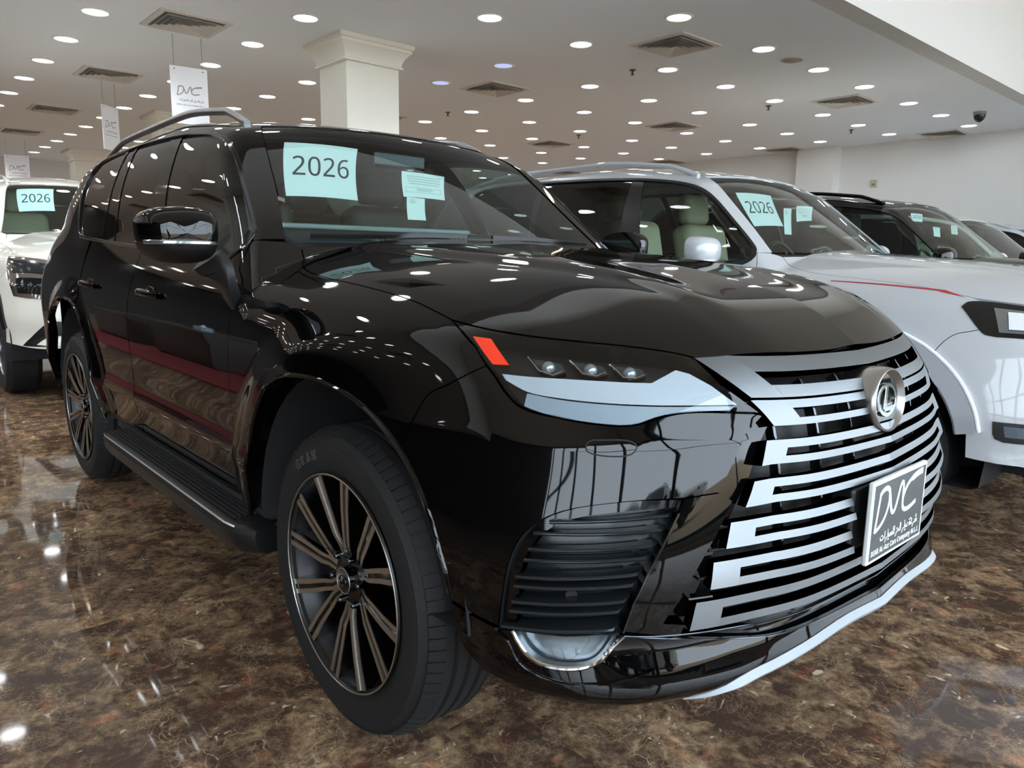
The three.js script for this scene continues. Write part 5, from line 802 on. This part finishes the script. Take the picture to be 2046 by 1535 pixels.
const info = (g, w, h) => { g.fillStyle = '#eef3f0'; g.fillRect(0, 0, w, h); g.strokeStyle = '#5d7a74'; g.lineWidth = 3; for (let i = 0; i < 4; i++) { let x = 60 + i * 8; while (x < w - 60) { const l = 8 + ((x * 7 + i * 13) % 23); g.strokeRect(x, 60 + i * 38, l, 12); x += l + 9; } } g.fillStyle = '#27403c'; g.strokeRect(40, h * 0.62, w - 90, 70); for (let x = 170; x < 360; x += 9) g.fillRect(x, h * 0.64, 2 + (x * 5) % 5, 46); };
const blank = (g, w, h) => { g.fillStyle = '#eef3f0'; g.fillRect(0, 0, w, h); g.fillStyle = '#567'; for (let i = 0; i < 3; i++) g.fillRect(w * 0.15, h * (0.1 + i * 0.07), w * (0.3 + 0.1 * (i % 2)), 6); };
const yearTex = paper('year_sheet', 'large 2026 sheet behind the windscreen of the shiny black SUV', null, [[-1.060, 1.651, 0.552], [-1.003, 1.649, 0.277], [-0.758, 1.434, 0.422], [-0.824, 1.439, 0.663]], year);
const infoTex = paper('window_sticker', 'wide data sheet on the windscreen of the shiny black SUV, above a narrow slip', null, [[-0.891, 1.569, 0.149], [-0.877, 1.562, -0.048], [-0.746, 1.457, 0.046], [-0.762, 1.461, 0.226]], info);
const slipTex = paper('window_slip', 'narrow slip hanging below the wide data sheet in the black SUV', null, [[-0.760, 1.460, 0.213], [-0.750, 1.457, 0.138], [-0.648, 1.372, 0.205], [-0.657, 1.372, 0.278]], blank, [0, 0, 0], 1, [256, 384]);
{ const p = [0.26, 0, -2.55]; paper('year_sheet', '2026 sheet in the windscreen of the silver-white SUV', null, [[-1.022, 1.624, 0.540], [-0.968, 1.624, 0.249], [-0.765, 1.425, 0.44], [-0.812, 1.425, 0.665]], yearTex, p); paper('window_slip', 'narrow slip in the windscreen of the silver-white SUV', null, [[-0.874, 1.548, 0.259], [-0.868, 1.549, 0.178], [-0.708, 1.389, 0.455], [-0.721, 1.390, 0.507]], slipTex, p); paper('window_sticker', 'square data sheet in the windscreen of the silver-white SUV', null, [[-0.888, 1.570, 0.084], [-0.900, 1.577, -0.144], [-0.777, 1.468, 0.10], [-0.777, 1.468, 0.280]], infoTex, p); }
{ const p = [0.2, 0, -5.3]; paper('year_sheet', 'small pale sheet at the top of the windscreen of the black SUV by the wall', null, [[-1.052, 1.649, 0.532], [-1.016, 1.648, 0.375], [-0.956, 1.575, 0.523], [-0.991, 1.579, 0.636]], yearTex, p); paper('window_slip', 'slip in the middle of the windscreen of the black SUV by the wall', null, [[-0.897, 1.540, 0.454], [-0.874, 1.535, 0.366], [-0.806, 1.453, 0.532], [-0.831, 1.459, 0.599]], slipTex, p); paper('window_sticker', 'data sheet in the windscreen of the black SUV by the wall', null, [[-0.884, 1.567, 0.092], [-0.879, 1.564, -0.049], [-0.787, 1.483, 0.201], [-0.801, 1.484, 0.310]], infoTex, p); }
paper('year_sheet', '2026 sheet in the windscreen of the tall white SUV', null, [[-1.092, 1.675, 0.533], [-1.058, 1.693, 0.223], [-0.797, 1.485, 0.275], [-0.833, 1.468, 0.569]], yearTex, [-6.1, 0, -0.05], 1.09);
{ // the dealer's board in place of a number plate
  const t = canvasTex(768, 470, (g, w, h) => { g.fillStyle = '#3f4648'; g.fillRect(0, 0, w, h); g.strokeStyle = '#e8eef0'; g.lineWidth = 14; g.strokeRect(7, 7, w - 14, h - 14); drawLogo(g, 52, 32, 1.0, '#eef6f7'); drawArabic(g, 690, 362, 2.75, '#f0f6f7'); g.fillStyle = '#f0f6f7'; g.textAlign = 'center'; g.font = 'bold 46px sans-serif'; g.fillText(LATIN, w / 2, 434, 690); });
  const o = thing('dealer_plate', 'grey dealer plate with white logo and lettering on the grille', 'plate', [0.976, 0.656, 0]);
  mesh('plate_board', rbox(0, 0.012, -0.098, 0.098, -0.156, 0.156, 0.004), std(0xdfe4e6, 0.3), o);
  mesh('plate_print', new THREE.PlaneGeometry(0.306, 0.190).rotateY(Math.PI / 2).translate(0.0125, 0, 0), new THREE.MeshStandardMaterial({ map: t, roughness: 0.18 }), o);
}
renderer.render(scene, camera);
